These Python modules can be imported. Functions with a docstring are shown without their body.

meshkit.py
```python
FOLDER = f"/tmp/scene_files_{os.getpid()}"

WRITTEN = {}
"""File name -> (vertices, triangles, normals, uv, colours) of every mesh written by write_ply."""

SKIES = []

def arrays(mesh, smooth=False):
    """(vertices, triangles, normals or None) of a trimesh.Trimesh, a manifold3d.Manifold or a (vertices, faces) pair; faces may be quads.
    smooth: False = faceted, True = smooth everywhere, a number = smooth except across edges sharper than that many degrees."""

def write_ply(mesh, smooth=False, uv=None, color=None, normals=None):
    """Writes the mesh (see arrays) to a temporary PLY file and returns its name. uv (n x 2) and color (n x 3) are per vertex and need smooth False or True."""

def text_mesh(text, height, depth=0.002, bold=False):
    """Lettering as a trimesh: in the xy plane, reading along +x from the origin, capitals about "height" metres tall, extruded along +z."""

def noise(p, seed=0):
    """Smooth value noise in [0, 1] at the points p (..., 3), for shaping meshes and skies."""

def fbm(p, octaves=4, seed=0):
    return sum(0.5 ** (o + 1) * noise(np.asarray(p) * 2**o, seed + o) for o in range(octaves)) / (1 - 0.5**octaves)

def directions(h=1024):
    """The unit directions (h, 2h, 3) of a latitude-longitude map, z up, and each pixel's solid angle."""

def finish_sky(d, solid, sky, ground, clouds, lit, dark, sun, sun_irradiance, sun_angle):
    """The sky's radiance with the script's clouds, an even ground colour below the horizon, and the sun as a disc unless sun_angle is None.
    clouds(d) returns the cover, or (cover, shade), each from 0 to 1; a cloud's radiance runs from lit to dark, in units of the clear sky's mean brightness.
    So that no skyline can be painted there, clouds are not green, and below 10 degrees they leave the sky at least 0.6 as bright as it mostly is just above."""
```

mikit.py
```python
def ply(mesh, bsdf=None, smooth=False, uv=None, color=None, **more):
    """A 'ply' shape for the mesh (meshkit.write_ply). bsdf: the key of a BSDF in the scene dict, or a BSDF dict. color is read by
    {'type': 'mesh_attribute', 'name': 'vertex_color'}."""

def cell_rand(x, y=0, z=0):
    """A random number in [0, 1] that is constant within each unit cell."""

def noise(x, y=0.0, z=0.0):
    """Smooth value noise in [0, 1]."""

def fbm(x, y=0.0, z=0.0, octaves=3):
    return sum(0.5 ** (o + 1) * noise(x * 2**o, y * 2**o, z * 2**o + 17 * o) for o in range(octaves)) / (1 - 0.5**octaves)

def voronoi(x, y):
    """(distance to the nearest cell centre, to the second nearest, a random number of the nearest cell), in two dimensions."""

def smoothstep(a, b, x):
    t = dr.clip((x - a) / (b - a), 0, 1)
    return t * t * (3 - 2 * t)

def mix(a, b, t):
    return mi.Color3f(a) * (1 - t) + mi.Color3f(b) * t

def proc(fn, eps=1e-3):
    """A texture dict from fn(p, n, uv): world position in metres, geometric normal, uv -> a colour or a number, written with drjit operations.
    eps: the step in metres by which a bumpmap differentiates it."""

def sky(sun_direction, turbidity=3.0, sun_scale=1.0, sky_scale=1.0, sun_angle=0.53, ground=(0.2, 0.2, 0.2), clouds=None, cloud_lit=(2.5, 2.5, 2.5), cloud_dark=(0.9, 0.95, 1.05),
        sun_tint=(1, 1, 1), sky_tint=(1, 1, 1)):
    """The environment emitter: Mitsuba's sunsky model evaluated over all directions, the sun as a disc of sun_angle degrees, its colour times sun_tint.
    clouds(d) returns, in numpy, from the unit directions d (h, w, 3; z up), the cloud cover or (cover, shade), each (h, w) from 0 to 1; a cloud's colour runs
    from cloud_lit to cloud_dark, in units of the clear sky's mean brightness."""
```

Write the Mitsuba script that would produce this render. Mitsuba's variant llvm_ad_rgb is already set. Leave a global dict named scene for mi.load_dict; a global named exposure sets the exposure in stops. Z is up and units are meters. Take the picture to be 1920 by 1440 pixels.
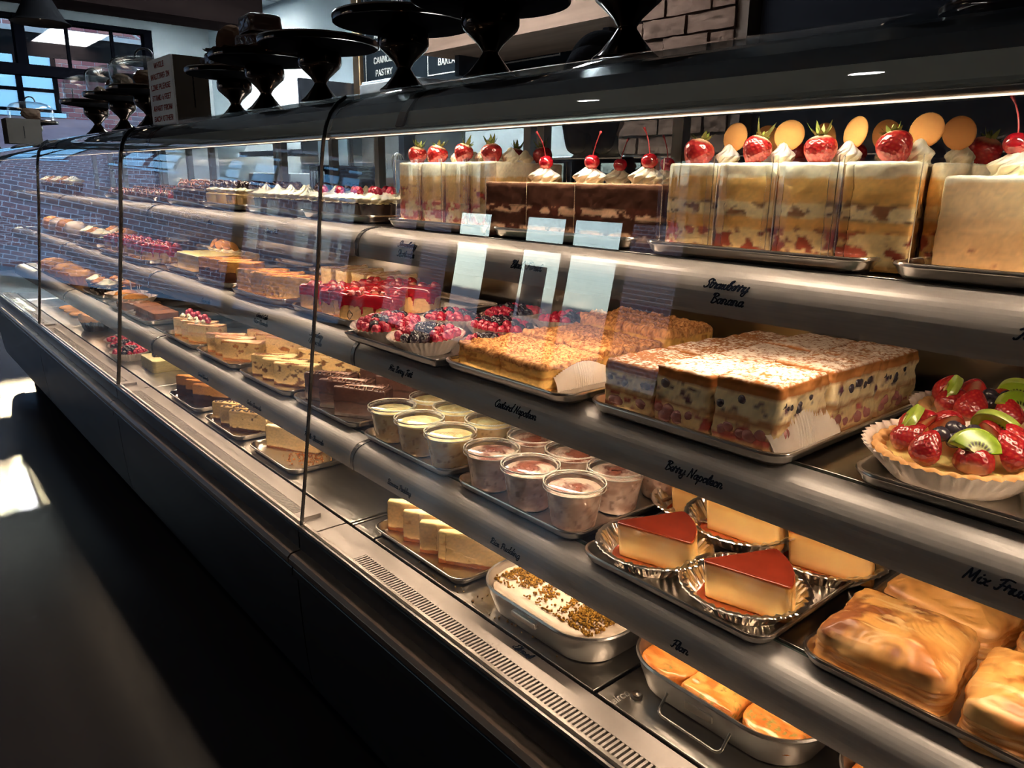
import math, random, numpy as np, trimesh, mitsuba as mi, mikit, meshkit, drjit as dr
import manifold3d as m3
from shapely.geometry import LineString, Polygon, box as sbox
from mikit import fbm, noise, voronoi, smoothstep, mix, cell_rand, proc

T = mi.ScalarTransform4f
scene, labels = {}, {}
exposure = 0.75

# ------------------------------------------------------------------ camera
# x runs along the case (far end is -x), y runs into the case, z is up; the floor is z = 0
EYE = np.array([0.0, 0.0, 1.25])
PITCH, ROLL, YAW = 0.262309, 0.0162379, 0.7137585
FWD = np.array([-math.cos(YAW) * math.cos(PITCH), math.sin(YAW) * math.cos(PITCH), -math.sin(PITCH)])
_r = np.cross(FWD, [0, 0, 1]); _r /= np.linalg.norm(_r)
UPV = math.cos(ROLL) * np.cross(_r, FWD) - math.sin(ROLL) * _r
scene['camera'] = {'type': 'perspective', 'fov': 2 * math.degrees(math.atan(960 / 1411.13)), 'fov_axis': 'x', 'near_clip': 0.02,
                   'to_world': T().look_at(origin=EYE.tolist(), target=(EYE + FWD).tolist(), up=UPV.tolist())}

# ------------------------------------------------------------------ daylight
SUN = np.array([-1.0, 0.12, 0.45])
scene['sky'] = mikit.sky(SUN, turbidity=3.0, sun_scale=4.0, sky_scale=16.0, ground=(0.25, 0.25, 0.27), sky_tint=(1.0, 1.02, 1.02))

LAMP = [42.0, 30.4, 21.2]            # the warm strip lamps inside the case
LAMP_TOP = [56.0, 41.0, 29.0]
DOWNLIGHT = [120.0, 110.0, 95.0]
HALL_LIGHT = [40.0, 32.0, 24.0]
ADDED_FILL_LIGHT = [27.0, 31.0, 33.0]  # for the added ceiling panels that lift the dark staff side

# ------------------------------------------------------------------ colour and materials
def lin(h):
    c = np.array([int(h[i:i + 2], 16) for i in (1, 3, 5)]) / 255.0
    return np.where(c <= 0.04045, c / 12.92, ((c + 0.055) / 1.055) ** 2.4)

def rgb(c):
    return {'type': 'rgb', 'value': [float(x) for x in (lin(c) if isinstance(c, str) else c)]}

def mat(name, base, rough=0.5, metal=0.0, spec=0.5, bump=None, two=True, **kw):
    b = {'type': 'principled', 'base_color': base if isinstance(base, dict) else rgb(base), 'roughness': rough, 'metallic': metal, 'specular': spec, **kw}
    if rough >= 0.55 and metal == 0:
        b = {'type': 'diffuse', 'reflectance': b['base_color']}
    if bump:
        b = {'type': 'bumpmap', 'arbitrary': proc(bump[0], bump[2] if len(bump) > 2 else 1e-3), 'scale': bump[1], 'bsdf': b}
    scene[name] = {'type': 'twosided', 'bsdf': b} if two else b
    return name

VC = {'type': 'mesh_attribute', 'name': 'vertex_color'}
mat('m_vc_matte', VC, 0.75, spec=0.25)
mat('m_vc_satin', VC, 0.42, spec=0.45)
mat('m_vc_gloss', VC, 0.22, spec=0.4, clearcoat=0.25, clearcoat_gloss=0.95)
mat('m_cream', '#f3e6c8', 0.5, spec=0.35)
mat('m_leaf', '#5d6a2e', 0.5, spec=0.4)
mat('m_stem', '#b5323a', 0.4, spec=0.4)
mat('m_cherry', '#a30d1e', 0.06, spec=0.7, clearcoat=1.0, clearcoat_gloss=0.98)
mat('m_rasp', '#a3203a', 0.32, spec=0.5)
mat('m_blackberry', '#1d1420', 0.22, spec=0.6)
mat('m_blueberry', '#211c26', 0.3, spec=0.5, clearcoat=0.5, clearcoat_gloss=0.9)
mat('m_glaze', '#9c0f20', 0.07, spec=0.7, clearcoat=1.0, clearcoat_gloss=0.97)
mat('m_caramel', '#7c2f12', 0.08, spec=0.6, clearcoat=0.8, clearcoat_gloss=0.97)
mat('m_chocdrizzle', '#7d5c4e', 0.3, spec=0.5)
mat('m_wafer', '#d39a5e', 0.6, spec=0.3)
mat('m_paper', '#e9e1d8', 0.75, spec=0.2)
mat('m_tray', (0.60, 0.56, 0.52), 0.24, 1.0)
mat('m_traydark', (0.16, 0.15, 0.15), 0.2, 0.9)
mat('m_pan', (0.62, 0.59, 0.56), 0.36, 1.0, bump=(lambda p, n, uv: fbm(p.x * 90, p.y * 90, p.z * 90, 3), 0.0006))
mat('m_foil', (0.80, 0.77, 0.73), 0.17, 1.0, bump=(lambda p, n, uv: fbm(p.x * 160, p.y * 160, p.z * 160, 2), 0.0006))
mat('m_steel', proc(lambda p, n, uv: mix((0.205, 0.20, 0.20), (0.225, 0.22, 0.215), noise(p.x * 3, p.y * 900, p.z * 900))), 0.46, 0.38)
mat('m_deck', proc(lambda p, n, uv: mix((0.30, 0.29, 0.27), (0.44, 0.42, 0.39), fbm(p.x * 9, p.y * 40, 0.0, 4))), 0.28, 1.0,
    bump=(lambda p, n, uv: fbm(p.x * 30, p.y * 120, 0.0, 3), 0.0006))
mat('m_grille', (0.30, 0.27, 0.25), 0.5, 0.7)
mat('m_white_steel', '#c9bfb6', 0.4, 0.2)
mat('m_void', (0.006, 0.006, 0.007), 0.8, spec=0.1)
mat('m_shelf', (0.26, 0.25, 0.24), 0.16, 1.0)
mat('m_shelf_edge', (0.02, 0.035, 0.03), 0.1, spec=0.7)
mat('m_canopy', (0.20, 0.22, 0.22), 0.5, 0.1)
mat('m_trim', (0.75, 0.70, 0.64), 0.22, 1.0)
mat('m_base', proc(lambda p, n, uv: mix((0.030, 0.034, 0.042), (0.048, 0.053, 0.062), fbm(p.x * 3, p.y * 14, p.z * 14, 3))), 0.30, 0.75)
mat('m_black', (0.012, 0.013, 0.016), 0.22, spec=0.5)
mat('m_blackmatte', (0.008, 0.008, 0.009), 0.7, spec=0.12)
mat('m_copper', (0.34, 0.25, 0.195), 0.34, 1.0)
mat('m_bronze', (0.10, 0.064, 0.044), 0.09, 1.0, clearcoat=0.35, clearcoat_gloss=0.97)
mat('m_text', (0.004, 0.006, 0.012), 0.6, spec=0.2)
scene['m_glass'] = {'type': 'thindielectric', 'int_ior': 1.52, 'specular_transmittance': rgb((0.95, 0.975, 0.965))}
scene['m_glass_strong'] = {'type': 'thindielectric', 'int_ior': 1.62, 'specular_transmittance': rgb((0.93, 0.96, 0.955))}
scene['m_acetate'] = {'type': 'thindielectric', 'int_ior': 1.42}
scene['m_cup'] = {'type': 'thindielectric', 'int_ior': 1.5}
mat('m_wall', '#a9b4b8', 0.8, spec=0.2)
mat('m_wallwhite', '#c3c8c8', 0.8, spec=0.2)
mat('m_walldark', (0.008, 0.008, 0.010), 0.9, spec=0.05)
mat('m_ceil', proc(lambda p, n, uv: mix((0.62, 0.63, 0.63), (0.50, 0.51, 0.52), smoothstep(0.0, 1.0, fbm(p.x * 2, p.y * 2)))), 0.9, spec=0.1)
mat('m_floor_gloss', (0.01, 0.01, 0.012), 0.22, spec=0.3)
mat('m_floor_matte', proc(lambda p, n, uv: mix((0.012, 0.012, 0.017), (0.026, 0.023, 0.024), fbm(p.x * 1.7, p.y * 1.7, 0.0, 5))), 0.9)
scene['m_floor'] = {'type': 'blendbsdf', 'weight': 0.35, 'first': {'type': 'ref', 'id': 'm_floor_matte'}, 'second': {'type': 'ref', 'id': 'm_floor_gloss'}}
mat('m_beam', proc(lambda p, n, uv: mix((0.008, 0.005, 0.005), (0.017, 0.011, 0.010), fbm(p.x * 14, p.y * 2, p.z * 14, 3))), 0.8, spec=0.1)
mat('m_frame', (0.002, 0.002, 0.003), 0.7, spec=0.12)
mat('m_wood', proc(lambda p, n, uv: mix((0.10, 0.060, 0.042), (0.17, 0.105, 0.075), fbm(p.x * 3, p.y * 30, p.z * 30, 3))), 0.55)
mat('m_gold', (0.55, 0.34, 0.19), 0.3, 1.0)
mat('m_board', (0.010, 0.013, 0.016), 0.8)
mat('m_chalk', '#b9b4ad', 0.9)
mat('m_mortar', (0.085, 0.060, 0.048), 0.95, spec=0.1)
mat('m_pbrick', proc(lambda p, n, uv: mix((0.045, 0.026, 0.019), (0.115, 0.068, 0.050), fbm(p.x * 16, p.y * 16, p.z * 16, 4))), 0.9, spec=0.15,
    bump=(lambda p, n, uv: fbm(p.x * 60, p.y * 60, p.z * 60, 4), 0.006))
mat('m_mortar_pale', '#c6bfc6', 0.9, spec=0.1)
for i, c in enumerate(['#8e5a5a', '#7c4b4e', '#6c5a60', '#96655f']):
    mat(f'm_brick{i}', c, 0.9, spec=0.1)
mat('m_pane_blue', (0.24, 0.48, 0.66), 0.15, spec=0.6)
mat('m_purple', proc(lambda p, n, uv: mix((0.12, 0.062, 0.088), (0.22, 0.14, 0.175), fbm(p.y * 3, p.z * 9, 0.0, 4))), 0.4)
mat('m_signwhite', '#cfd6dc', 0.6)
mat('m_signgrey', '#453f3a', 0.7)
mat('m_redink', '#7c3a3a', 0.7)
mat('m_awning', (0.006, 0.007, 0.008), 0.7)
mat('m_greysteel', (0.32, 0.34, 0.35), 0.5, 0.3)
mat('m_wrap', '#2a1a14', 0.12, spec=0.7, clearcoat=1.0, clearcoat_gloss=0.95, bump=(lambda p, n, uv: fbm(p.x * 90, p.y * 30, p.z * 90, 3), 0.004))
mat('m_skin', '#c59a80', 0.5)
mat('m_cloth', (0.012, 0.012, 0.014), 0.8, spec=0.2)
mat('m_ground', (0.22, 0.22, 0.23), 0.9)

# ------------------------------------------------------------------ scene bookkeeping
def numbered(name, taken=None):
    taken = scene if taken is None else taken
    if name not in taken and name not in labels:
        return name
    i = 1
    while f'{name}_{i:03d}' in taken or f'{name}_{i:03d}' in labels:
        i += 1
    return f'{name}_{i:03d}'

def shape(mesh, m, smooth=35, color=None):
    if isinstance(mesh, tuple) and len(mesh) == 3:
        mesh, color = (mesh[0], mesh[1]), mesh[2]
    if color is not None and smooth not in (True, False):
        smooth = True
    return mikit.ply(mesh, m, smooth=smooth, color=color)

def mtx(x=0, y=0, z=0, rz=0, s=1, rx=0, ry=0):
    R = trimesh.transformations.euler_matrix(math.radians(rx), math.radians(ry), math.radians(rz))
    S = np.diag([*(s if isinstance(s, (tuple, list)) else (s, s, s)), 1.0])
    M = R @ S
    M[:3, 3] = (x, y, z)
    return M

def say(key, label=None, cat=None, group=None, kind=None):
    d = {}
    for k, v in (('label', label), ('category', cat), ('group', group), ('kind', kind)):
        if v:
            d[k] = v
    if d:
        labels[key] = d

def put(key, shp, M=None):
    scene[key] = shp if M is None else {**shp, 'to_world': T(np.asarray(M, float).tolist())}
    return key

class Kit:
    """A thing with parts and sub-parts in its own coordinates; place() enters it in the scene."""
    def __init__(self):
        self.parts, self.names = [], set()
    def add(self, name, shp, M=None, parent=None, label=None, kind=None):
        full = (parent + '__' if parent else '') + name
        key, i = full, 0
        while key in self.names:
            i += 1
            key = f'{full}_{i:03d}'
        self.names.add(key)
        self.parts.append((key, shp, np.eye(4) if M is None else np.asarray(M, float), label, kind))
        return key
    def merge(self, other, M, parent=None):
        ren = {}
        for key, shp, m, lab, kd in other.parts:
            bits = key.split('__')
            if len(bits) == 1:
                base = bits[0].rsplit('_', 1)[0] if bits[0][-3:].isdigit() else bits[0]
                ren[key] = self.add(base, shp, M @ m, parent, lab, kd)
            else:
                base = bits[1].rsplit('_', 1)[0] if bits[1][-3:].isdigit() else bits[1]
                self.add(base, shp, M @ m, ren.get(bits[0], bits[0]), lab, kd)
    def place(self, name, label, cat, group=None, M=None, kind=None):
        key = numbered(name)
        say(key, label, cat, group, kind)
        M = np.eye(4) if M is None else M
        for k, shp, m, lab, kd in self.parts:
            put(key + '__' + k, shp, M @ m)
            if lab or kd:
                say(key + '__' + k, lab, None, None, kd)
        return key

def single(name, shp, label=None, cat=None, group=None, M=None, kind=None):
    key = numbered(name)
    say(key, label, cat, group, kind)
    return put(key, shp, M)

def struct(name, shp, M=None, parent=None, label=None):
    key = numbered((parent + '__' if parent else '') + name)
    put(key, shp, M)
    if not parent:
        say(key, label, None, None, 'structure')
    elif label:
        say(key, label)
    return key

# ------------------------------------------------------------------ mesh helpers
def cat(*ms):
    return trimesh.util.concatenate([m for m in ms if m is not None])

def tri(v, f):
    return trimesh.Trimesh(np.asarray(v, float), np.asarray(f), process=False)

def bx(x0, x1, y0, y1, z0, z1):
    m = trimesh.creation.box((x1 - x0, y1 - y0, z1 - z0))
    m.apply_translation(((x0 + x1) / 2, (y0 + y1) / 2, (z0 + z1) / 2))
    return m

def rbx(x0, x1, y0, y1, z0, z1, r=0.004, seg=8):
    """A box with rounded edges."""
    r = min(r, 0.49 * min(x1 - x0, y1 - y0, z1 - z0))
    S = m3.Manifold.sphere(r, seg * 4 // 4 * 2)
    h = m3.Manifold.batch_hull([S.translate((x, y, z)) for x in (x0 + r, x1 - r) for y in (y0 + r, y1 - r) for z in (z0 + r, z1 - r)])
    m = h.to_mesh()
    return tri(m.vert_properties[:, :3], m.tri_verts)

def extx(poly, x0, x1):
    """A polygon in (y, z) extruded along x."""
    m = trimesh.creation.extrude_polygon(poly, x1 - x0, engine='earcut')
    v = m.vertices
    return tri(np.stack([v[:, 2] + x0, v[:, 0], v[:, 1]], 1), m.faces)

def strip_x(pts, t, x0, x1):
    return extx(LineString(pts).buffer(t / 2, cap_style=2, join_style=1, quad_segs=3), x0, x1)

def loft(rings, close=True, cap0=False, cap1=False):
    n = len(rings[0])
    V = np.vstack(rings)
    F = []
    for k in range(len(rings) - 1):
        i = np.arange(n if close else n - 1)
        a, b = k * n + i, k * n + (i + 1) % n
        F += [np.stack([a, b, b + n], 1), np.stack([a, b + n, a + n], 1)]
    F = np.vstack(F)
    if cap0:
        V = np.vstack([V, rings[0].mean(0)]); c = len(V) - 1; i = np.arange(n)
        F = np.vstack([F, np.stack([(i + 1) % n, i, i * 0 + c], 1)])
    if cap1:
        V = np.vstack([V, rings[-1].mean(0)]); c = len(V) - 1; i = np.arange(n); o = (len(rings) - 1) * n
        F = np.vstack([F, np.stack([o + i, o + (i + 1) % n, i * 0 + c], 1)])
    return tri(V, F)

def revolve(prof, n=48, mod=None, cap0=False, cap1=False):
    """Profile of (r, z) about z; mod(theta, k) scales the radius of ring k."""
    th = np.arange(n) * 2 * np.pi / n
    rings = []
    for k, (r, z) in enumerate(prof):
        rr = r * (mod(th, k) if mod else 1.0) * np.ones(n)
        rings.append(np.stack([rr * np.cos(th), rr * np.sin(th), np.full(n, z)], 1))
    return loft(rings, True, cap0, cap1)

def rrect(w, d, r, n=8):
    out = []
    for cx, cy, a0 in ((w / 2 - r, d / 2 - r, 0), (-w / 2 + r, d / 2 - r, 90), (-w / 2 + r, -d / 2 + r, 180), (w / 2 - r, -d / 2 + r, 270)):
        a = np.radians(np.linspace(a0, a0 + 90, n))
        out.append(np.stack([cx + r * np.cos(a), cy + r * np.sin(a)], 1))
    return np.vstack(out)

def tube(pts, r, n=10, closed=False):
    pts = np.asarray(pts, float)
    t = np.gradient(pts, axis=0) if not closed else np.roll(pts, -1, 0) - np.roll(pts, 1, 0)
    t /= np.linalg.norm(t, axis=1, keepdims=True)
    ref = np.array([0, 0, 1.0]) if abs(t[:, 2]).mean() < 0.8 else np.array([1.0, 0, 0])
    a = np.cross(t, ref); a /= np.linalg.norm(a, axis=1, keepdims=True)
    b = np.cross(t, a)
    th = np.arange(n) * 2 * np.pi / n
    rr = np.ones(len(pts)) * r
    rings = [p + rr[i] * (np.cos(th)[:, None] * a[i] + np.sin(th)[:, None] * b[i]) for i, p in enumerate(pts)]
    if closed:
        rings.append(rings[0])
    return loft(rings, True, not closed, not closed)

def spline(pts, n):
    from scipy.interpolate import CubicSpline
    pts = np.asarray(pts, float)
    t = np.r_[0, np.cumsum(np.linalg.norm(np.diff(pts, axis=0), axis=1))]
    return CubicSpline(t, pts)(np.linspace(0, t[-1], n))

def moved(m, M):
    m = m.copy(); m.apply_transform(M); return m

def lettering(text, height, width=None, slant=0.28, depth=0.0006, bold=True):
    m = meshkit.text_mesh(text, height, depth, bold)
    v = np.array(m.vertices)
    v[:, 0] += slant * v[:, 1]
    x0, x1 = v[:, 0].min(), v[:, 0].max()
    s = 1.0 if width is None else width / (x1 - x0)
    v[:, 0] = (v[:, 0] - (x0 + x1) / 2) * s
    return tri(v, m.faces)
# a brush script for the price rails: strokes through points, thickened (x-height 1, capitals 2)
_U = '.05,.7 .2,1 .15,.2 .4,0 .8,.5 .9,1'
GLYPH = {
 'a': (1.1, '.85,.85 .5,1 .12,.55 .35,0 .8,.5 .88,.98|.88,.98 .8,.25 .95,0 1.15,.25'), 'b': (1.0, '.05,.2 .45,1.4 .5,2 .25,1.9 .15,1 .15,.2 .45,0 .85,.45 .65,1 .25,.6'),
 'c': (.85, '.75,.8 .5,1 .12,.55 .3,0 .6,.08 .85,.3'), 'd': (1.15, '.82,.8 .5,1 .12,.5 .35,0 .8,.6|1.05,2 .85,.6 .9,.05 1.15,.25'),
 'e': (.85, '.15,.45 .7,.65 .55,1 .15,.7 .2,.1 .55,0 .85,.3'), 'g': (1.05, '.85,.85 .5,1 .12,.55 .35,0 .8,.5|.9,1 .8,-.2 .45,-.9 .1,-.6 .5,-.1 1.1,.25'),
 'h': (1.1, '.05,.1 .5,1.7 .4,2 .2,1.2 .1,0|.12,.3 .5,1 .75,.85 .7,.2 .9,0 1.1,.25'), 'i': (.55, '.1,.6 .3,1 .2,.25 .35,0 .6,.25|.40,1.45 .42,1.52'),
 'k': (1.05, '.05,.1 .5,1.7 .4,2 .2,1.2 .1,0|.15,.5 .7,1 .65,.6 .25,.5 .7,0 1,.2'), 'l': (.6, '.05,.2 .5,1.6 .42,2 .2,1.3 .15,.3 .35,0 .6,.25'),
 'm': (1.6, '0,.6 .2,1 .12,0|.15,.4 .5,1 .66,.85 .58,0|.6,.4 1,1 1.2,.85 1.14,.2 1.3,0 1.55,.25'), 'n': (1.15, '0,.6 .2,1 .12,0|.15,.4 .55,1 .78,.85 .7,.2 .88,0 1.12,.25'),
 'o': (1.0, '.55,1 .12,.55 .35,0 .85,.45 .6,1 .5,.85 .8,.8 1.05,.85'), 'p': (1.1, '.1,.6 .3,1 .15,0 0,-.9|.2,.5 .6,1 .9,.6 .6,0 .2,.2'),
 'r': (.85, '0,.3 .25,1.05 .4,.9 .75,.95 .62,.3 .7,0 .9,.25'), 's': (.8, '.05,.2 .45,1.05 .55,.7 .65,.2 .35,0 .1,.1'), 't': (.7, '.35,1.7 .2,.3 .4,0 .7,.25|.05,1.05 .65,1.1'),
 'u': (1.15, _U + '|.9,1 .82,.2 .98,0 1.15,.25'), 'v': (.95, '.05,.8 .2,1 .3,.1 .45,0 .85,.7 .75,1 1,.85'), 'w': (1.4, '.05,.8 .2,1 .2,.15 .4,0 .7,.6 .75,1|.75,1 .72,.15 .95,0 1.25,.6 1.2,1 1.4,.9'),
 'x': (.95, '.1,.9 .3,.95 .55,.1 .9,.1|.85,1 .1,0'), 'y': (1.1, _U + '|.9,1 .8,-.2 .45,-.9 .1,-.6 .5,-.1 1.1,.25'),
 'B': (1.3, '.5,1.9 .3,.8 .2,0|.1,1.6 .6,2 1.15,1.7 .6,1.1 1.15,.7 .8,.05 .2,.1'), 'C': (1.2, '1.2,1.6 .9,2 .3,1.4 .2,.4 .6,0 1.15,.4'), 'E': (1.15, '1.1,1.7 .7,2 .35,1.6 .7,1.1 .2,.5 .5,0 1.05,.3'),
 'F': (1.15, '.75,1.85 .5,.6 .2,0 0,.2|.1,1.6 .5,1.92 1.55,1.95|.4,.9 .95,.92'), 'L': (1.15, '.95,1.7 .7,2 .45,1.2 .3,.2 .1,.1 .6,0 1.1,.25'), 'M': (1.6, '.05,0 .3,1.9|.3,1.9 .7,.4|.7,.4 1.2,1.95|1.2,1.95 1.25,0'),
 'N': (1.4, '.05,0 .3,1.9|.3,1.9 .95,.05|.95,.05 1.2,1.95'), 'P': (1.2, '.5,1.9 .3,.8 .2,0|.1,1.6 .65,2 1.15,1.6 .45,.95'), 'R': (1.3, '.5,1.9 .3,.8 .2,0|.1,1.6 .6,2 1.1,1.65 .55,1.05|.55,1.05 .9,.1 1.2,.15'),
 'S': (1.2, '1.2,1.7 .8,2 .4,1.6 .6,1.1 .9,.6 .5,0 .05,.25'), 'T': (1.1, '.8,1.85 .55,.5 .25,0 .05,.2|.1,1.6 .5,1.95 1.4,1.9'), 'V': (1.2, '.1,1.6 .35,1.9 .5,.1|.5,.1 1.2,1.9')}
def script(text, cap, width=None, depth=0.0005):
    from shapely import union_all
    x, g = 0.0, []
    for ch in text:
        if ch == ' ':
            x += 0.75
            continue
        w, strokes = GLYPH[ch]
        for st in strokes.split('|'):
            p = np.array([[float(v) for v in q.split(',')] for q in st.split()])
            p = spline(p, 7 * len(p)) if len(p) > 2 else p
            p = p + [x, 0]
            p[:, 0] += 0.32 * p[:, 1]
            g.append(LineString(p).buffer(0.135, quad_segs=2))
        x += w * 0.98
    u = union_all(g).simplify(0.015)
    s = cap / 2.0
    m = trimesh.util.concatenate([trimesh.creation.extrude_polygon(q, depth, engine='earcut') for q in getattr(u, 'geoms', [u])])
    v = np.array(m.vertices)
    sx = s if width is None else width / np.ptp(v[:, 0])
    return tri(np.c_[(v[:, 0] - (v[:, 0].min() + v[:, 0].max()) / 2) * sx, v[:, 1] * s, v[:, 2]], m.faces)

# ------------------------------------------------------------------ the room
XF, XN, YL, YB, ZC = -9.0, 2.6, -4.0, 3.3, 2.82
struct('floor', shape(bx(XF - 0.2, XN + 0.2, YL - 0.2, YB + 0.2, -0.1, 0.0), 'm_floor', False), label='dark polished concrete floor with a sunlit patch')
struct('ceiling', shape(bx(XF - 0.2, XN + 0.2, YL - 0.2, YB + 0.2, ZC, ZC + 0.1), 'm_ceil', False), label='white ceiling')
for px in np.arange(-8.4, -5.0, 0.6):
    struct('panel_joint', shape(bx(px - 0.006, px + 0.006, YL, YB, ZC - 0.004, ZC + 0.001), 'm_greysteel', False), parent='ceiling')
for py in np.arange(-3.4, 3.0, 1.2):
    struct('panel_joint', shape(bx(-8.95, -5.0, py - 0.006, py + 0.006, ZC - 0.004, ZC + 0.001), 'm_greysteel', False), parent='ceiling')
struct('wall_back', shape(bx(XF - 0.1, XN + 0.1, YB, YB + 0.1, 0, ZC), 'm_wall', False), label='pale grey wall behind the counter')
struct('wall_near', shape(bx(XN, XN + 0.1, YL, YB, 0, ZC), 'm_walldark', False), label='dark wall')
# far wall: a wide shop window and a white pier
WY0, WY1, WZ0, WZ1, ZT = -3.8, 2.70, 0.32, 2.72, 2.23
struct('wall_far', shape(cat(bx(XF - 0.12, XF, WY1, YB, 0, ZC), bx(XF - 0.12, XF, YL, WY0, 0, ZC), bx(XF - 0.12, XF, WY0, WY1, 0, WZ0), bx(XF - 0.12, XF, WY0, WY1, WZ1, ZC)), 'm_wallwhite', False),
       label='white wall around the far shop window')
struct('window_1', shape(cat(bx(XF - 0.10, XF + 0.02, WY0, WY0 + 0.07, WZ0, WZ1), bx(XF - 0.10, XF + 0.02, WY1 - 0.08, WY1, WZ0, WZ1), bx(XF - 0.10, XF + 0.02, WY0, WY1, WZ0, WZ0 + 0.07),
                             bx(XF - 0.10, XF + 0.02, WY0, WY1, WZ1 - 0.045, WZ1), bx(XF - 0.10, XF + 0.03, WY0, WY1, ZT - 0.055, ZT + 0.045)), 'm_frame', False), label='black framed shop window at the far end')
my = [1.50 - 1.23 * k for k in range(5)]
for y in my:
    struct('mullion', shape(bx(XF - 0.10, XF + 0.03, y - 0.045, y + 0.045, ZT, WZ1), 'm_frame', False), parent='window_1')
for y in my[1::2]:
    struct('mullion', shape(bx(XF - 0.10, XF + 0.03, y - 0.045, y + 0.045, WZ0, ZT), 'm_frame', False), parent='window_1')
thin = sorted([1.50 + 0.41, 1.50 + 0.82] + [y - 1.23 * f for y in my[:-1] for f in (1 / 3, 2 / 3)])
for y in thin:
    struct('glazing_bar', shape(bx(XF - 0.06, XF - 0.02, y - 0.014, y + 0.014, ZT, WZ1), 'm_frame', False), parent='window_1')
edges = sorted([WY0 + 0.07] + my + [WY1 - 0.08])
for a, b in zip(edges[:-1], edges[1:]):
    struct('pane', shape(tri([[XF - 0.04, a, ZT], [XF - 0.04, b, ZT], [XF - 0.04, b, WZ1], [XF - 0.04, a, WZ1]], [[0, 1, 2], [0, 2, 3]]), 'm_glass'), parent='window_1')
low = sorted([WY0 + 0.07] + my[1::2] + [WY1 - 0.08])
for a, b in zip(low[:-1], low[1:]):
    struct('pane', shape(tri([[XF - 0.04, a, WZ0], [XF - 0.04, b, WZ0], [XF - 0.04, b, ZT], [XF - 0.04, a, ZT]], [[0, 1, 2], [0, 2, 3]]), 'm_glass'), parent='window_1')
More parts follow.
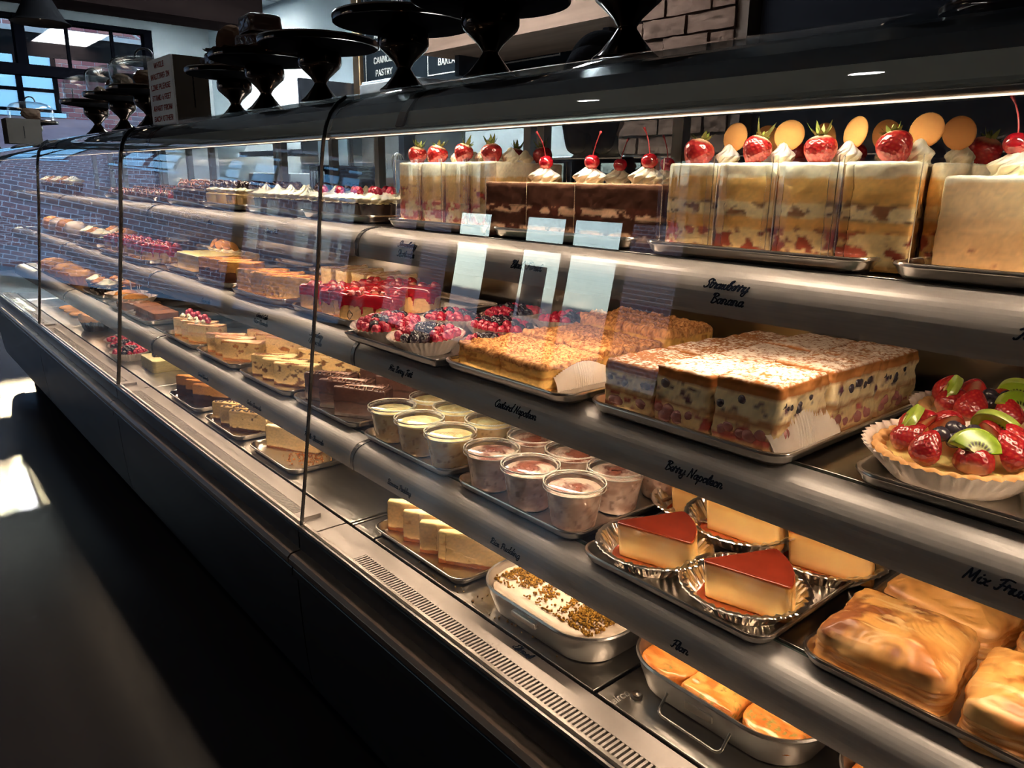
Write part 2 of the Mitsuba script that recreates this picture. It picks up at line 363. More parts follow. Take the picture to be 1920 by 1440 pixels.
# street-side wall (seen only as a reflection in the case glass): piers and tall windows
sx = [(-8.7, -6.5), (-6.1, -3.9)]
zs = (0.5, 1.80)
cuts = [XF - 0.1] + [v for s in sx for v in s] + [XN + 0.1]
walls = [bx(cuts[i], cuts[i + 1], YL - 0.1, YL, 0, ZC) for i in range(0, len(cuts), 2)] + [bx(a, b, YL - 0.1, YL, 0, zs[0]) for a, b in sx] + [bx(a, b, YL - 0.1, YL, zs[1], ZC) for a, b in sx]
struct('wall_street', shape(cat(*walls), 'm_walldark', False), label='dark wall with tall windows')
for i, (a, b) in enumerate(sx):
    w = f'window_{i + 2}'
    struct(w, shape(cat(bx(a, a + 0.05, YL - 0.08, YL + 0.02, *zs), bx(b - 0.05, b, YL - 0.08, YL + 0.02, *zs), bx(a, b, YL - 0.08, YL + 0.02, zs[0], zs[0] + 0.05), bx(a, b, YL - 0.08, YL + 0.02, zs[1] - 0.05, zs[1]),
                        bx(a, b, YL - 0.07, YL + 0.015, 1.47, 1.53), *[bx(a + (b - a) * f - 0.03, a + (b - a) * f + 0.03, YL - 0.07, YL + 0.015, *zs) for f in (1 / 3, 2 / 3)]), 'm_frame', False),
           label='black framed window in the street wall')
    struct('paper_notice', shape(bx(a + 0.16, a + 0.50, YL - 0.025, YL - 0.022, 0.95, 1.36), 'm_signwhite', False), parent=w)
    struct('pane', shape(tri([[a, YL - 0.03, zs[0]], [b, YL - 0.03, zs[0]], [b, YL - 0.03, zs[1]], [a, YL - 0.03, zs[1]]], [[0, 1, 2], [0, 2, 3]]), 'm_glass'), parent=w)
single('dark_beam', shape(bx(-6.75, -6.35, YL, 2.78, 2.42, ZC - 0.01), 'm_beam', False), 'dark timber ceiling beam crossing above the far end of the case', 'beam')
for y in (2.6, 2.7):
    pass
# partition with dark panelling and the brick pier, close behind the staff aisle
struct('wall_panel', shape(bx(-1.78, XN, 2.78, YB, 0, ZC), 'm_walldark', False), label='black wall right of the brick pier')
PX0, PX1, PY = -2.42, -1.80, 2.72
struct('brick_pier', shape(bx(PX0 + 0.006, PX1 - 0.006, PY + 0.012, YB, 0, ZC), 'm_mortar', False), label='rough exposed brick pier behind the counter')
rng = random.Random(5)
def rough_brick(w, h, d, seed):
    m = trimesh.creation.box((w, d, h)).subdivide_to_size(0.03)
    n = m.vertex_normals
    v = m.vertices + n * (0.016 * (meshkit.fbm(m.vertices * 28 + seed * 7.3, 3, seed) - 0.5))[:, None]
    return shape(tri(v, m.faces), 'm_pbrick', 40)
bricks = [rough_brick(0.221, 0.069, 0.05, s) for s in range(4)]
halves = [rough_brick(0.104, 0.066, 0.05, s + 9) for s in range(2)]
row = 0
z = 1.30
while z < ZC - 0.04:
    x = PX0 + (0.0 if row % 2 == 0 else 0.115)
    if row % 2:
        struct('brick', halves[row % 2], mtx(PX0 + 0.052, PY + 0.02, z + 0.036), parent='brick_pier')
    while x + 0.10 < PX1 + 0.01:
        if x + 0.21 > PX1 + 0.015:
            struct('brick', halves[0], mtx(x + 0.052, PY + 0.02 + rng.uniform(-0.006, 0.006), z + 0.036), parent='brick_pier')
        else:
            struct('brick', rng.choice(bricks), mtx(x + 0.109, PY + 0.02 + rng.uniform(-0.008, 0.006), z + 0.036, rng.uniform(-1, 1)), parent='brick_pier')
        x += 0.229
    z += 0.078
    row += 1

# ------------------------------------------------------------------ outside: street, brick building, awning
struct('street', shape(bx(-40, XF - 0.2, -30, 30, -0.2, -0.05), 'm_ground', False), label='street outside')
struct('pavement', shape(bx(XF - 0.2, 12, -30, YL - 0.2, -0.2, -0.05), 'm_ground', False), label='pavement outside')
BX = -17.0
def wallbrick(p, n, uv):
    y, z = p.y / 0.225, p.z / 0.085
    r = dr.floor(z)
    u = y + 0.5 * (r - 2 * dr.floor(r / 2))
    fu, fz = u - dr.floor(u), z - r
    m = dr.maximum(1 - smoothstep(0.0, 0.07, dr.minimum(fu, 1 - fu)), 1 - smoothstep(0.0, 0.14, dr.minimum(fz, 1 - fz)))
    return mix(mix((0.26, 0.12, 0.115), (0.16, 0.11, 0.118), cell_rand(dr.floor(u), r)), (0.56, 0.52, 0.56), m)
mat('m_farbrick', proc(wallbrick), 0.9, spec=0.1)
bk = numbered('brick_building')
say(bk, 'brick building across the street with dark framed windows', 'building')
NY0, NY1, NZ0, NZ1 = 3.34, 5.6, 2.05, 4.25      # where single bricks can be told apart
put(bk + '__wall', shape(cat(bx(BX - 2, BX, -9, NY0, -0.05, 5.2), bx(BX - 2, BX, NY1, 14, -0.05, 5.2), bx(BX - 2, BX, NY0, NY1, -0.05, NZ0), bx(BX - 2, BX, NY0, NY1, NZ1, 5.2)), 'm_farbrick', False))
put(bk + '__mortar', shape(bx(BX - 2, BX - 0.012, NY0, NY1, NZ0, NZ1), 'm_mortar_pale', False))
fb = [shape(bx(-0.02, 0.012, -0.105, 0.105, -0.036, 0.036), f'm_brick{i}', False) for i in range(4)]
fh = [shape(bx(-0.02, 0.012, -0.05, 0.05, -0.036, 0.036), f'm_brick{i}', False) for i in range(4)]
row = 0
z = NZ0 + 0.043
while z < NZ1:
    y = NY0
    if row % 2:
        put(numbered(bk + '__brick'), rng.choice(fh), mtx(BX, y + 0.055, z)); y += 0.1125
    while y + 0.215 < NY1 + 0.01:
        c = rng.choice(fb[:2] + fb[3:] if y < 4.2 else fb)
        put(numbered(bk + '__brick'), c, mtx(BX, y + 0.1125, z)); y += 0.225
    z += 0.086
    row += 1
wins = [2.72, 0.9, -1.1, -3.2, -5.4, -7.6]
for j, wy in enumerate(wins):
    wz0, wz1 = 2.36, 3.66
    fr = put(numbered(bk + '__window'), shape(cat(bx(BX - 0.1, BX + 0.05, wy - 0.62, wy - 0.56, wz0, wz1), bx(BX - 0.1, BX + 0.05, wy + 0.54, wy + 0.62, wz0, wz1), bx(BX - 0.1, BX + 0.05, wy - 0.05, wy + 0.05, wz0, wz1),
        bx(BX - 0.1, BX + 0.05, wy - 0.6, wy + 0.6, wz0, wz0 + 0.06), bx(BX - 0.1, BX + 0.05, wy - 0.6, wy + 0.6, wz1 - 0.06, wz1), bx(BX - 0.1, BX + 0.045, wy - 0.6, wy + 0.6, 2.72, 2.78)), 'm_frame', False))
    for (a, b) in ((wy - 0.56, wy - 0.05), (wy + 0.05, wy + 0.54)):
        for (c, d) in ((wz0 + 0.06, 2.72), (2.78, wz1 - 0.06)):
            put(numbered(fr + '__pane'), shape(bx(BX - 0.05, BX + 0.02, a, b, c, d), 'm_pane_blue', False))
    put(numbered(bk + '__sill'), shape(bx(BX - 0.05, BX + 0.10, wy - 0.68, wy + 0.68, wz0 - 0.08, wz0), 'm_pane_blue', False))
put(bk + '__shop_panel', shape(bx(BX, BX + 0.06, 0.4, 4.05, 0.5, 2.27), 'm_purple', False), None)
say(bk + '__shop_panel', 'purple shop panel with white lettering')
def far_text(s, y, z, h):
    m = lettering(s, h, None, 0.0, 0.02)
    M = np.eye(4); M[:3, 0] = (0, 1, 0); M[:3, 1] = (0, 0, 1); M[:3, 2] = (1, 0, 0); M[:3, 3] = (BX + 0.06, y, z)
    put(numbered(bk + '__shop_panel__lettering'), shape(m, 'm_signwhite', False), M)
far_text('nior P', 3.02, 1.62, 0.16)
far_text('ck', 2.12, 1.62, 0.16)
far_text('.10', 2.86, 1.93, 0.10)
b2 = numbered('brick_building')
say(b2, 'brick building with blue panes mirrored in the case glass', 'building')
BY = -13.0
def wallbrick2(p, n, uv):
    y, z = p.x / 0.225, p.z / 0.085
    r = dr.floor(z)
    u = y + 0.5 * (r - 2 * dr.floor(r / 2))
    fu, fz = u - dr.floor(u), z - r
    m = dr.maximum(1 - smoothstep(0.0, 0.07, dr.minimum(fu, 1 - fu)), 1 - smoothstep(0.0, 0.14, dr.minimum(fz, 1 - fz)))
    return mix(mix((0.26, 0.12, 0.115), (0.16, 0.11, 0.118), cell_rand(dr.floor(u), r)), (0.56, 0.52, 0.56), m)
mat('m_farbrick_street', proc(wallbrick2), 0.9, spec=0.1)
put(b2 + '__wall', shape(bx(-36, -22.0, BY - 2, BY, -0.05, 6.5), 'm_farbrick_street', False))
put(b2 + '__wing', shape(bx(-12.4, 2, BY - 2, BY, -0.05, 6.5), 'm_farbrick_street', False))
for wx in (-33.6, -30.4, -27.2, -24.0, -9.4, -6.2, -3.0, 0.2):
    for wz in (0.7, 3.6):
        fr = put(numbered(b2 + '__window'), shape(cat(bx(wx - 0.85, wx - 0.77, BY - 0.05, BY + 0.05, wz, wz + 1.8), bx(wx + 0.77, wx + 0.85, BY - 0.05, BY + 0.05, wz, wz + 1.8), bx(wx - 0.04, wx + 0.04, BY - 0.05, BY + 0.05, wz, wz + 1.8),
            bx(wx - 0.8, wx + 0.8, BY - 0.05, BY + 0.05, wz, wz + 0.08), bx(wx - 0.8, wx + 0.8, BY - 0.05, BY + 0.05, wz + 1.72, wz + 1.8), bx(wx - 0.8, wx + 0.8, BY - 0.05, BY + 0.045, wz + 0.9, wz + 0.96)), 'm_frame', False))
        for a in (-0.77, 0.04):
            put(numbered(fr + '__pane'), shape(bx(wx + a, wx + a + 0.73, BY - 0.04, BY + 0.02, wz + 0.08, wz + 1.72), 'm_pane_blue', False))
aw = numbered('awning')
say(aw, 'dark awning valance hung outside the far window', 'awning')
put(aw + '__valance', shape(bx(-10.2, -10.17, -5, 2.93, 2.50, 2.74), 'm_awning', False))
put(aw + '__rail', shape(bx(-10.22, -10.15, -5, 2.95, 2.74, 2.79), 'm_greysteel', False))
for y in np.arange(-4.5, 3.0, 0.93):
    put(numbered(aw + '__strut'), shape(tube([[-10.18, y, 2.77], [-9.2, y, 3.25]], 0.018, 8), 'm_greysteel'))
    put(numbered(aw + '__brace'), shape(tube([[-10.16, y, 2.80], [-10.16, y + 0.45, 3.14], [-10.16, y + 0.9, 2.80]], 0.014, 8), 'm_greysteel'))
put(aw + '__top_rail', shape(bx(-10.19, -10.13, -5, 2.95, 3.12, 3.18), 'm_signwhite', False))
# ------------------------------------------------------------------ the display case, four units
SEAMS = [-5.46, -4.08, -2.705, -1.33, 0.70]
GL = spline([(0.595, 0.574), (0.612, 0.70), (0.630, 0.85), (0.648, 1.0), (0.668, 1.18), (0.679, 1.29), (0.688, 1.338), (0.704, 1.374), (0.735, 1.398), (0.780, 1.407), (0.83, 1.409)], 40)
GL = np.vstack([GL, [1.20, 1.410]])
SH = [(0.712, 0.667), (0.724, 0.888), (0.742, 1.105)]           # front and bottom of each shelf's fascia
ZS = [b + 0.0555 for _, b in SH]                                # shelf surfaces
ZD = 0.545
def fascia_pts(y0, b):
    return spline([(y0 + 0.002, b - 0.001), (y0, b + 0.016), (y0 + 0.004, b + 0.032), (y0 + 0.014, b + 0.044), (y0 + 0.030, b + 0.0505), (y0 + 0.052, b + 0.053)], 18)
def sheet(pts, x0, x1):
    pts = np.asarray(pts)
    n = len(pts)
    v = np.vstack([np.c_[np.full(n, x0), pts], np.c_[np.full(n, x1), pts]])
    i = np.arange(n - 1)
    return tri(v, np.vstack([np.stack([i, i + n, i + n + 1], 1), np.stack([i, i + n + 1, i + 1], 1)]))
def on_fascia(m, y0, b, up):
    """Lettering laid on the curved rail: its height runs along the profile from the lower lip."""
    p = fascia_pts(y0, b)[1:]
    t = np.r_[0, np.cumsum(np.linalg.norm(np.diff(p, axis=0), axis=1))]
    d = np.gradient(p, axis=0); d /= np.linalg.norm(d, axis=1, keepdims=True)
    v = np.array(m.vertices)
    s_ = np.clip(v[:, 1] + up, 0, t[-1])
    pos = np.stack([np.interp(s_, t, p[:, k]) for k in (0, 1)], 1)
    dd = np.stack([np.interp(s_, t, d[:, k]) for k in (0, 1)], 1)
    off = 0.0016 + v[:, 2]
    return tri(np.stack([v[:, 0], pos[:, 0] - dd[:, 1] * off, pos[:, 1] + dd[:, 0] * off], 1), m.faces)
WRITING = {3: {2: [(-1.150, 'Strawberry', 0.011, 0.060, 0.025), (-1.150, 'Shortcake', 0.011, 0.056, 0.009), (-0.828, 'Black Forest', 0.011, 0.070, 0.017),
                   (-0.490, 'Strawberry', 0.011, 0.060, 0.026), (-0.484, 'Banana', 0.011, 0.044, 0.010), (-0.165, 'Tres Leches', 0.011, 0.070, 0.017)],
               1: [(-1.148, 'Mix Berry Tart', 0.011, 0.080, 0.014), (-0.827, 'Custard Napoleon', 0.0115, 0.096, 0.017), (-0.498, 'Berry Napoleon', 0.0115, 0.084, 0.015), (-0.155, 'Mix Fruit Tart', 0.0115, 0.088, 0.014)],
               0: [(-1.143, 'Banana Pudding', 0.0105, 0.082, 0.010), (-0.831, 'Rice Pudding', 0.0105, 0.074, 0.009), (-0.488, 'Flan', 0.0115, 0.028, 0.009)]},
           2: {2: [(-1.72, 'Lemon Tart', 0.0105, 0.07, 0.016), (-2.12, 'Mousse', 0.0105, 0.05, 0.016)],
               1: [(-1.489, 'Strawberry', 0.0105, 0.060, 0.026), (-1.489, 'Cheesecake', 0.0105, 0.060, 0.011), (-1.778, 'Carrot Cake', 0.0105, 0.066, 0.026), (-1.778, 'Cookie Cheesecake', 0.0105, 0.084, 0.011), (-2.158, 'Lemoncake', 0.0105, 0.07, 0.015)],
               0: [(-1.495, 'Vanilla Cheesecake', 0.0105, 0.092, 0.012), (-1.83, 'Cookie Cheesecake', 0.0105, 0.092, 0.010), (-2.2, 'Caramel Cheesecake', 0.0105, 0.085, 0.010)]},
           1: {}, 0: {}}
UNIT_LABELS = ['farthest unit of the curved glass pastry case, at the window end', 'third unit of the curved glass pastry case, holding cupcakes and pies', 'second unit of the curved glass pastry case, between two glass seams', 'nearest unit of the curved glass pastry case, holding napoleons, puddings and flan']
for u in range(4):
    x0, x1 = SEAMS[u], SEAMS[u + 1]
    a, b = x0 + 0.0025, x1 - 0.0025
    key = numbered('display_case')
    say(key, UNIT_LABELS[3 - u] if False else UNIT_LABELS[u], 'display case', 'units of the pastry case')
    P = lambda n, m, mt, sm=30, lab=None, kind=None: (put(numbered(key + '__' + n), shape(m, mt, sm)), lab or kind and None)[0]
    # plinth, base panel, bumper rail and sill
    P('plinth', bx(x0, x1, 0.72, 1.24, 0.0, 0.16), 'm_void', False)
    P('carcass', bx(x0, x1, 0.66, 1.26, 0.16, 0.50), 'm_void', False)
    P('base_panel', strip_x(spline([(0.66, 0.152), (0.612, 0.175), (0.596, 0.24), (0.588, 0.34), (0.583, 0.462)], 16), 0.006, a, b), 'm_base')
    r1 = P('lower_trim', extx(LineString([(0.583, 0.463), (0.572, 0.470), (0.572, 0.484), (0.582, 0.492)]).buffer(0.003), a, b), 'm_base')
    r2 = P('bumper_rail', extx(Polygon([(0.590, 0.492), (0.570, 0.494), (0.563, 0.500), (0.563, 0.511), (0.569, 0.517), (0.590, 0.519)]).buffer(0.0012), a, b), 'm_copper')
    say(r2, 'bronze coloured bumper rail')
    P('front_band', extx(Polygon([(0.592, 0.519), (0.589, 0.523), (0.588, 0.562), (0.592, 0.567), (0.604, 0.567), (0.604, 0.519)]).buffer(0.0008), a, b), 'm_black')
    P('sill_trim', cat(bx(a, b, 0.588, 0.592, 0.567, 0.573), bx(a, b, 0.5985, 0.6045, 0.560, 0.574)), 'm_trim', False)
    # glass front that runs over the top, and the canopy under it
    say(P('glass_front', sheet(GL, x0 + 0.004, x1 - 0.004), 'm_glass_strong', True), 'curved glass front')
    seam = [(y - 0.001, z) for y, z in GL[:36]]
    P('glass_seam', strip_x(seam, 0.006 if u == 3 else 0.010, x0, x0 + (0.0036 if u == 3 else 0.008)), 'm_black')
    can = np.array(GL[26:]) + [0.011, -0.010]
    can[-1] = (1.19, 1.398)
    can = np.vstack([[(0.6935, 1.328)], [p for p in can if p[1] > 1.332]])
    low = np.array([p for p in can if p[1] < 1.368])
    P('canopy', strip_x(low, 0.008, a, b), 'm_canopy')
    P('top_panel', strip_x(can[len(low) - 1:] + [0.0, -0.001], 0.008, a, b), 'm_black')  # black colour stands in for the dark ceiling mirrored in the curved glass
    P('canopy_lip', cat(rbx(a, b, 0.689, 0.700, 1.3225, 1.329, 0.002), bx(a, b, 0.697, 0.75, 1.331, 1.333)), 'm_trim', 30)
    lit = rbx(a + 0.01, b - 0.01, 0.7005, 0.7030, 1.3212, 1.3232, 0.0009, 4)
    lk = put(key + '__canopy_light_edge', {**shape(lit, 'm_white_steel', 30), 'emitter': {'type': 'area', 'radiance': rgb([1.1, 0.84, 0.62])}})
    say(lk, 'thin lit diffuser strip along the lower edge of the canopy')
    if u in (1, 2, 3):
        bxm = -1.085 if u == 3 else x0 + 0.25
        P('canopy_bracket', strip_x([(p[0] - 0.008, p[1] + 0.0) for p in can[1:12]], 0.004, bxm - 0.011, bxm + 0.011), 'm_bronze')
    # floor of the case: vent strip, gap, deck plates
    P('vent_tray', cat(bx(a, b, 0.604, 0.694, 0.535, 0.548)), 'm_grille', False)
    g0, g1 = a + (0.16 if u == 3 else 0.05), min(b, 0.35) - 0.09
    P('vent_frame', cat(bx(g0 - 0.03, g1 + 0.03, 0.610, 0.617, 0.548, 0.556), bx(g0 - 0.03, g1 + 0.03, 0.648, 0.668, 0.548, 0.556), bx(g0 - 0.03, g0, 0.617, 0.648, 0.548, 0.556), bx(g1, g1 + 0.03, 0.617, 0.648, 0.548, 0.556)), 'm_grille', False)
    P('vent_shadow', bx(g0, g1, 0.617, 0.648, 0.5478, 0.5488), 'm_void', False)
    xs = np.arange(g0 + 0.003, g1, 0.0078)
    vb = trimesh.creation.box((0.0040, 0.0315, 0.006)); nb = len(vb.vertices)
    V = np.vstack([vb.vertices + (x, 0.6325, 0.5525) for x in xs]); F = np.vstack([vb.faces + nb * i for i in range(len(xs))])
    gk = P('vent_bars', tri(V, F), 'm_grille', False)
    say(gk, None, None, None, 'stuff')
    P('deck_gap', bx(a, b, 0.694, 0.704, 0.52, 0.540), 'm_void', False)
    dw = [x0, x0 + 0.012, -1.235, -0.62, 0.02, x1] if u == 3 else [x0, x0 + 0.69, x1]
    for da, db in zip(dw[:-1], dw[1:]):
        P('deck_plate', rbx(da + 0.003, db - 0.003, 0.704, 1.20, 0.538, ZD, 0.002, 4), 'm_deck', 30)
    P('deck_underlay', bx(x0, x1, 0.69, 1.22, 0.50, 0.537), 'm_void', False)
    P('back_panel', bx(x0, x1, 1.222, 1.232, 0.50, 1.165), 'm_shelf', False)
    # shelves
    for s, (y0, zb) in enumerate(SH):
        k = put(numbered(key + '__shelf'), shape(rbx(a, b, y0 + 0.060, 1.215, zb + 0.047, ZS[s], 0.0015, 4), 'm_shelf', 30))
        put(numbered(k + '__shelf_edge'), shape(bx(a, b, y0 + 0.053, y0 + 0.060, zb + 0.040, ZS[s] - 0.004), 'm_shelf_edge', False))
        fk = k + '__fascia'
        fx0 = x0 + 0.07 if u == 3 else a
        put(fk, shape(strip_x(fascia_pts(y0, zb), 0.003, a + 0.002, b - 0.002), 'm_steel', 40))
        say(fk, 'rounded stainless steel price rail')
        put(k + '__clip', shape(strip_x(fascia_pts(y0 - 0.0018, zb + 0.001), 0.003, x0, x0 + 0.012), 'm_black', 40))
        for (tx, text, h, w, up) in WRITING[u].get(s, []):
            put(numbered(k + '__lettering'), shape(on_fascia(script(text, h, w), y0, zb, up), 'm_text', False), mtx(tx))
        # lamp strip hung behind the fascia
        put(k + '__lamp_housing', shape(bx(a + 0.03, b - 0.03, y0 + 0.052, y0 + 0.100, zb + 0.028, zb + 0.046), 'm_white_steel', False))
        seg = np.arange(a + 0.16, min(b, 0.45) - 0.1, 0.345)
        for q in seg:
            em = tri([[q - 0.125, y0 + 0.060, zb + 0.0275], [q + 0.125, y0 + 0.060, zb + 0.0275], [q + 0.125, y0 + 0.090, zb + 0.0275], [q - 0.125, y0 + 0.090, zb + 0.0275]], [[0, 2, 1], [0, 3, 2]])
            put(numbered(k + '__lamp'), {**shape(em, 'm_white_steel', False), 'emitter': {'type': 'area', 'radiance': rgb([c * (0.47, 0.72, 0.78)[s] for c in LAMP])}})
    lk = put(key + '__canopy_lamp_housing', shape(cat(bx(a + 0.03, b - 0.03, 0.770, 0.830, 1.372, 1.392), bx(a + 0.03, b - 0.03, 0.822, 0.830, 1.362, 1.373)), 'm_white_steel', False))  # second box: unseen blade added to keep lamp glare off the sliding doors
    seg = np.arange(a + 0.16, min(b, 0.45) - 0.1, 0.345)
    for q in seg:
        em = tri([[q - 0.10, 0.785, 1.3715], [q + 0.10, 0.785, 1.3715], [q + 0.10, 0.817, 1.3715], [q - 0.10, 0.817, 1.3715]], [[0, 2, 1], [0, 3, 2]])
        put(numbered(key + '__canopy_lamp'), {**shape(em, 'm_white_steel', False), 'emitter': {'type': 'area', 'radiance': rgb(LAMP_TOP)}})
    # sliding doors on the staff side of the top shelf
    xm = (a + b) / 2
    fr = [bx(a, b, 1.205, 1.228, 1.166, 1.182), bx(a, b, 1.205, 1.228, 1.372, 1.394)] + [bx(q - 0.012, q + 0.012, 1.205, 1.228, 1.166, 1.394) for q in (a + 0.02, a + 0.40, xm, b - 0.02)]
    dk = put(key + '__sliding_door', shape(cat(*fr), 'm_greysteel', False))
    put(dk + '__pane', shape(tri([[a, 1.217, 1.18], [b, 1.217, 1.18], [b, 1.217, 1.375], [a, 1.217, 1.375]], [[0, 1, 2], [0, 2, 3]]), 'm_glass'))
    if u == 0:
        P('end_glass', tri([[x0, y, z] for y, z in GL] + [[x0, 1.2, 0.574]], [[0, i, i + 1] for i in range(1, len(GL))]), 'm_glass')
    if u == 3:
        pts = [[x1, y, z] for y, z in [(0.66, 0.16), (0.595, 0.2), (0.583, 0.47), (0.595, 0.574)] + [tuple(p) for p in GL[1:]] + [(1.26, 1.41), (1.26, 0.16)]]
        pg = Polygon([(p[1], p[2]) for p in pts])
        P('end_panel', extx(pg, x1, x1 + 0.02), 'm_base', False)
ek = put('display_case_003__vent_tray__lettering', shape(script('Ekmek', 0.012, 0.042), 'm_text', False), mtx(-0.745, 0.672, 0.5562, 0))
# ------------------------------------------------------------------ food: mesh makers
RNG = np.random.default_rng(11)
def C(h): return lin(h)
def lerp(a, b, t): return a + (b - a) * np.clip(t, 0, 1)[:, None]
def nz(P, f, seed=0, o=3): return meshkit.fbm(np.asarray(P) * f + seed * 3.7, o, seed)
def step(a, b, x):
    t = np.clip((x - a) / (b - a), 0, 1); return t * t * (3 - 2 * t)

def resample(poly, n):
    p = np.vstack([poly, poly[:1]])
    t = np.r_[0, np.cumsum(np.linalg.norm(np.diff(p, axis=0), axis=1))]
    s = np.linspace(0, t[-1], n, endpoint=False)
    return np.stack([np.interp(s, t, p[:, k]) for k in (0, 1)], 1)

def cake(outline, h, n=110, nzr=20, nr=14, r=0.004, disp=None, color=None, round_corner=0.003, taper=0.0):
    """A slab with the given outline: side rows, a rounded rim, a top of shrinking rings. disp(P, N, top) moves along N; color(P, top, N) gives linear RGB."""
    pg = Polygon(outline).buffer(-round_corner).buffer(round_corner, quad_segs=6) if round_corner else Polygon(outline)
    o = resample(np.array(pg.exterior.coords)[:-1][::-1] if not pg.exterior.is_ccw else np.array(pg.exterior.coords)[:-1], n)
    tan = np.roll(o, -1, 0) - np.roll(o, 1, 0); tan /= np.linalg.norm(tan, axis=1, keepdims=True)
    nrm = np.stack([tan[:, 1], -tan[:, 0]], 1)
    c = o.mean(0)
    P, N, K = [], [], []
    def ring(xy, z, nx, nz_, k):
        P.append(np.c_[xy, np.full(n, z)]); N.append(np.c_[nrm * nx, np.full(n, nz_)]); K.append(np.full(n, k))
    for i in range(nzr + 1):
        t = i / nzr
        ring(o + (c - o) * taper * (1 - t), t * (h - r), 1, 0, 0)
    for a in (30, 60, 90):
        a = math.radians(a)
        ring(o - nrm * r * (1 - math.cos(a)), h - r + r * math.sin(a), math.cos(a), math.sin(a), 0 if a < 0.7 else 1)
    last = o - nrm * r
    for i in range(1, nr):
        ring(c + (last - c) * (1 - i / nr), h, 0, 1, 1)
    rings = P
    P, N, K = np.vstack(P), np.vstack(N), np.concatenate(K)
    P0 = P.copy()
    if disp is not None:
        P = P + N * disp(P, N, K)[:, None]
    m = loft([P[i * n:(i + 1) * n] for i in range(len(rings))], True, True, True)
    V = m.vertices
    if color is None:
        return m
    col = color(P0, K, N)
    col = np.vstack([col, col[:n].mean(0), col[-n:].mean(0)])
    return V, m.faces, np.clip(col, 0, 1)

def wedge(w, d, tip=0.012, bulge=0.006, ox=0.0):
    """A cake slice seen from above: the crust at y = 0 (towards -y), the point at y = d."""
    a = np.linspace(-1, 1, 9)
    front = np.stack([a * w / 2, -bulge * (1 - a ** 2)], 1)
    return np.vstack([front, [[ox + tip / 2, d], [ox - tip / 2, d]]])

def blob(r, sub=3, seed=0, amp=0.1, freq=60, s=(1, 1, 1)):
    m = trimesh.creation.icosphere(sub, r)
    n = m.vertices / r
    v = m.vertices + n * (r * amp * 2 * (meshkit.fbm(m.vertices * freq + seed * 5.1, 3, seed) - 0.5))[:, None]
    return tri(v * s, m.faces)

def drupelets(r, count, bump, s=(1, 1, 1.1), sub=4, hollow=False):
    m = trimesh.creation.icosphere(sub, 1.0)
    i = np.arange(count) + 0.5
    ph, th = np.arccos(1 - 2 * i / count), np.pi * (1 + 5 ** 0.5) * i
    c = np.stack([np.cos(th) * np.sin(ph), np.sin(th) * np.sin(ph), np.cos(ph)], 1)
    d = m.vertices @ c.T
    ang = np.arccos(np.clip(d.max(1), -1, 1))
    R = math.sqrt(4 * math.pi / count / math.pi) * 1.02
    k = 1 + bump * np.sqrt(np.clip(1 - (ang / R) ** 2, 0, 1)) - bump * 0.5
    return tri(m.vertices * k[:, None] * r * s, m.faces)

def rosette(r, h, turns=0.7, lobes=7, amp=0.13, n=56, peak=0.25):
    """A piped swirl of cream: a revolved dome with twisted ridges."""
    rings = []
    th = np.arange(n) * 2 * np.pi / n
    for t in np.linspace(0, 1, 22):
        base = (1 - t ** 2.2) ** 0.6 * (1 - 0.18 * math.sin(t * 9.5)) if t < 1 else 0.0
        rr = r * max(base, 0.02) * (1 + amp * np.abs(np.cos(lobes * (th - turns * t * 2) / 2)) * 1.6 - amp)
        z = h * (t ** 1.15) * np.ones(n)
        rings.append(np.stack([rr * np.cos(th), rr * np.sin(th), z], 1))
    return loft(rings, True, True, True)

# berries
S_RASP = shape(drupelets(0.0098, 46, 0.17, (1, 1, 1.12), 3), 'm_rasp', True)
S_BLACK = shape(drupelets(0.0105, 40, 0.24, (1, 1, 1.15), 3), 'm_blackberry', True)
def blueberry():
    m = trimesh.creation.icosphere(3, 0.0082)
    v = m.vertices.copy(); d = np.hypot(v[:, 0], v[:, 1]) / 0.0082
    top = (v[:, 2] > 0)
    v[:, 2] -= np.where(top, 0.0022 * (1 - step(0.25, 0.42, d)), 0) - np.where(top, 0.0008 * np.exp(-((d - 0.45) / 0.08) ** 2), 0)
    return tri(v * (1, 1, 0.9), m.faces)
S_BLUE = shape(blueberry(), 'm_blueberry', True)

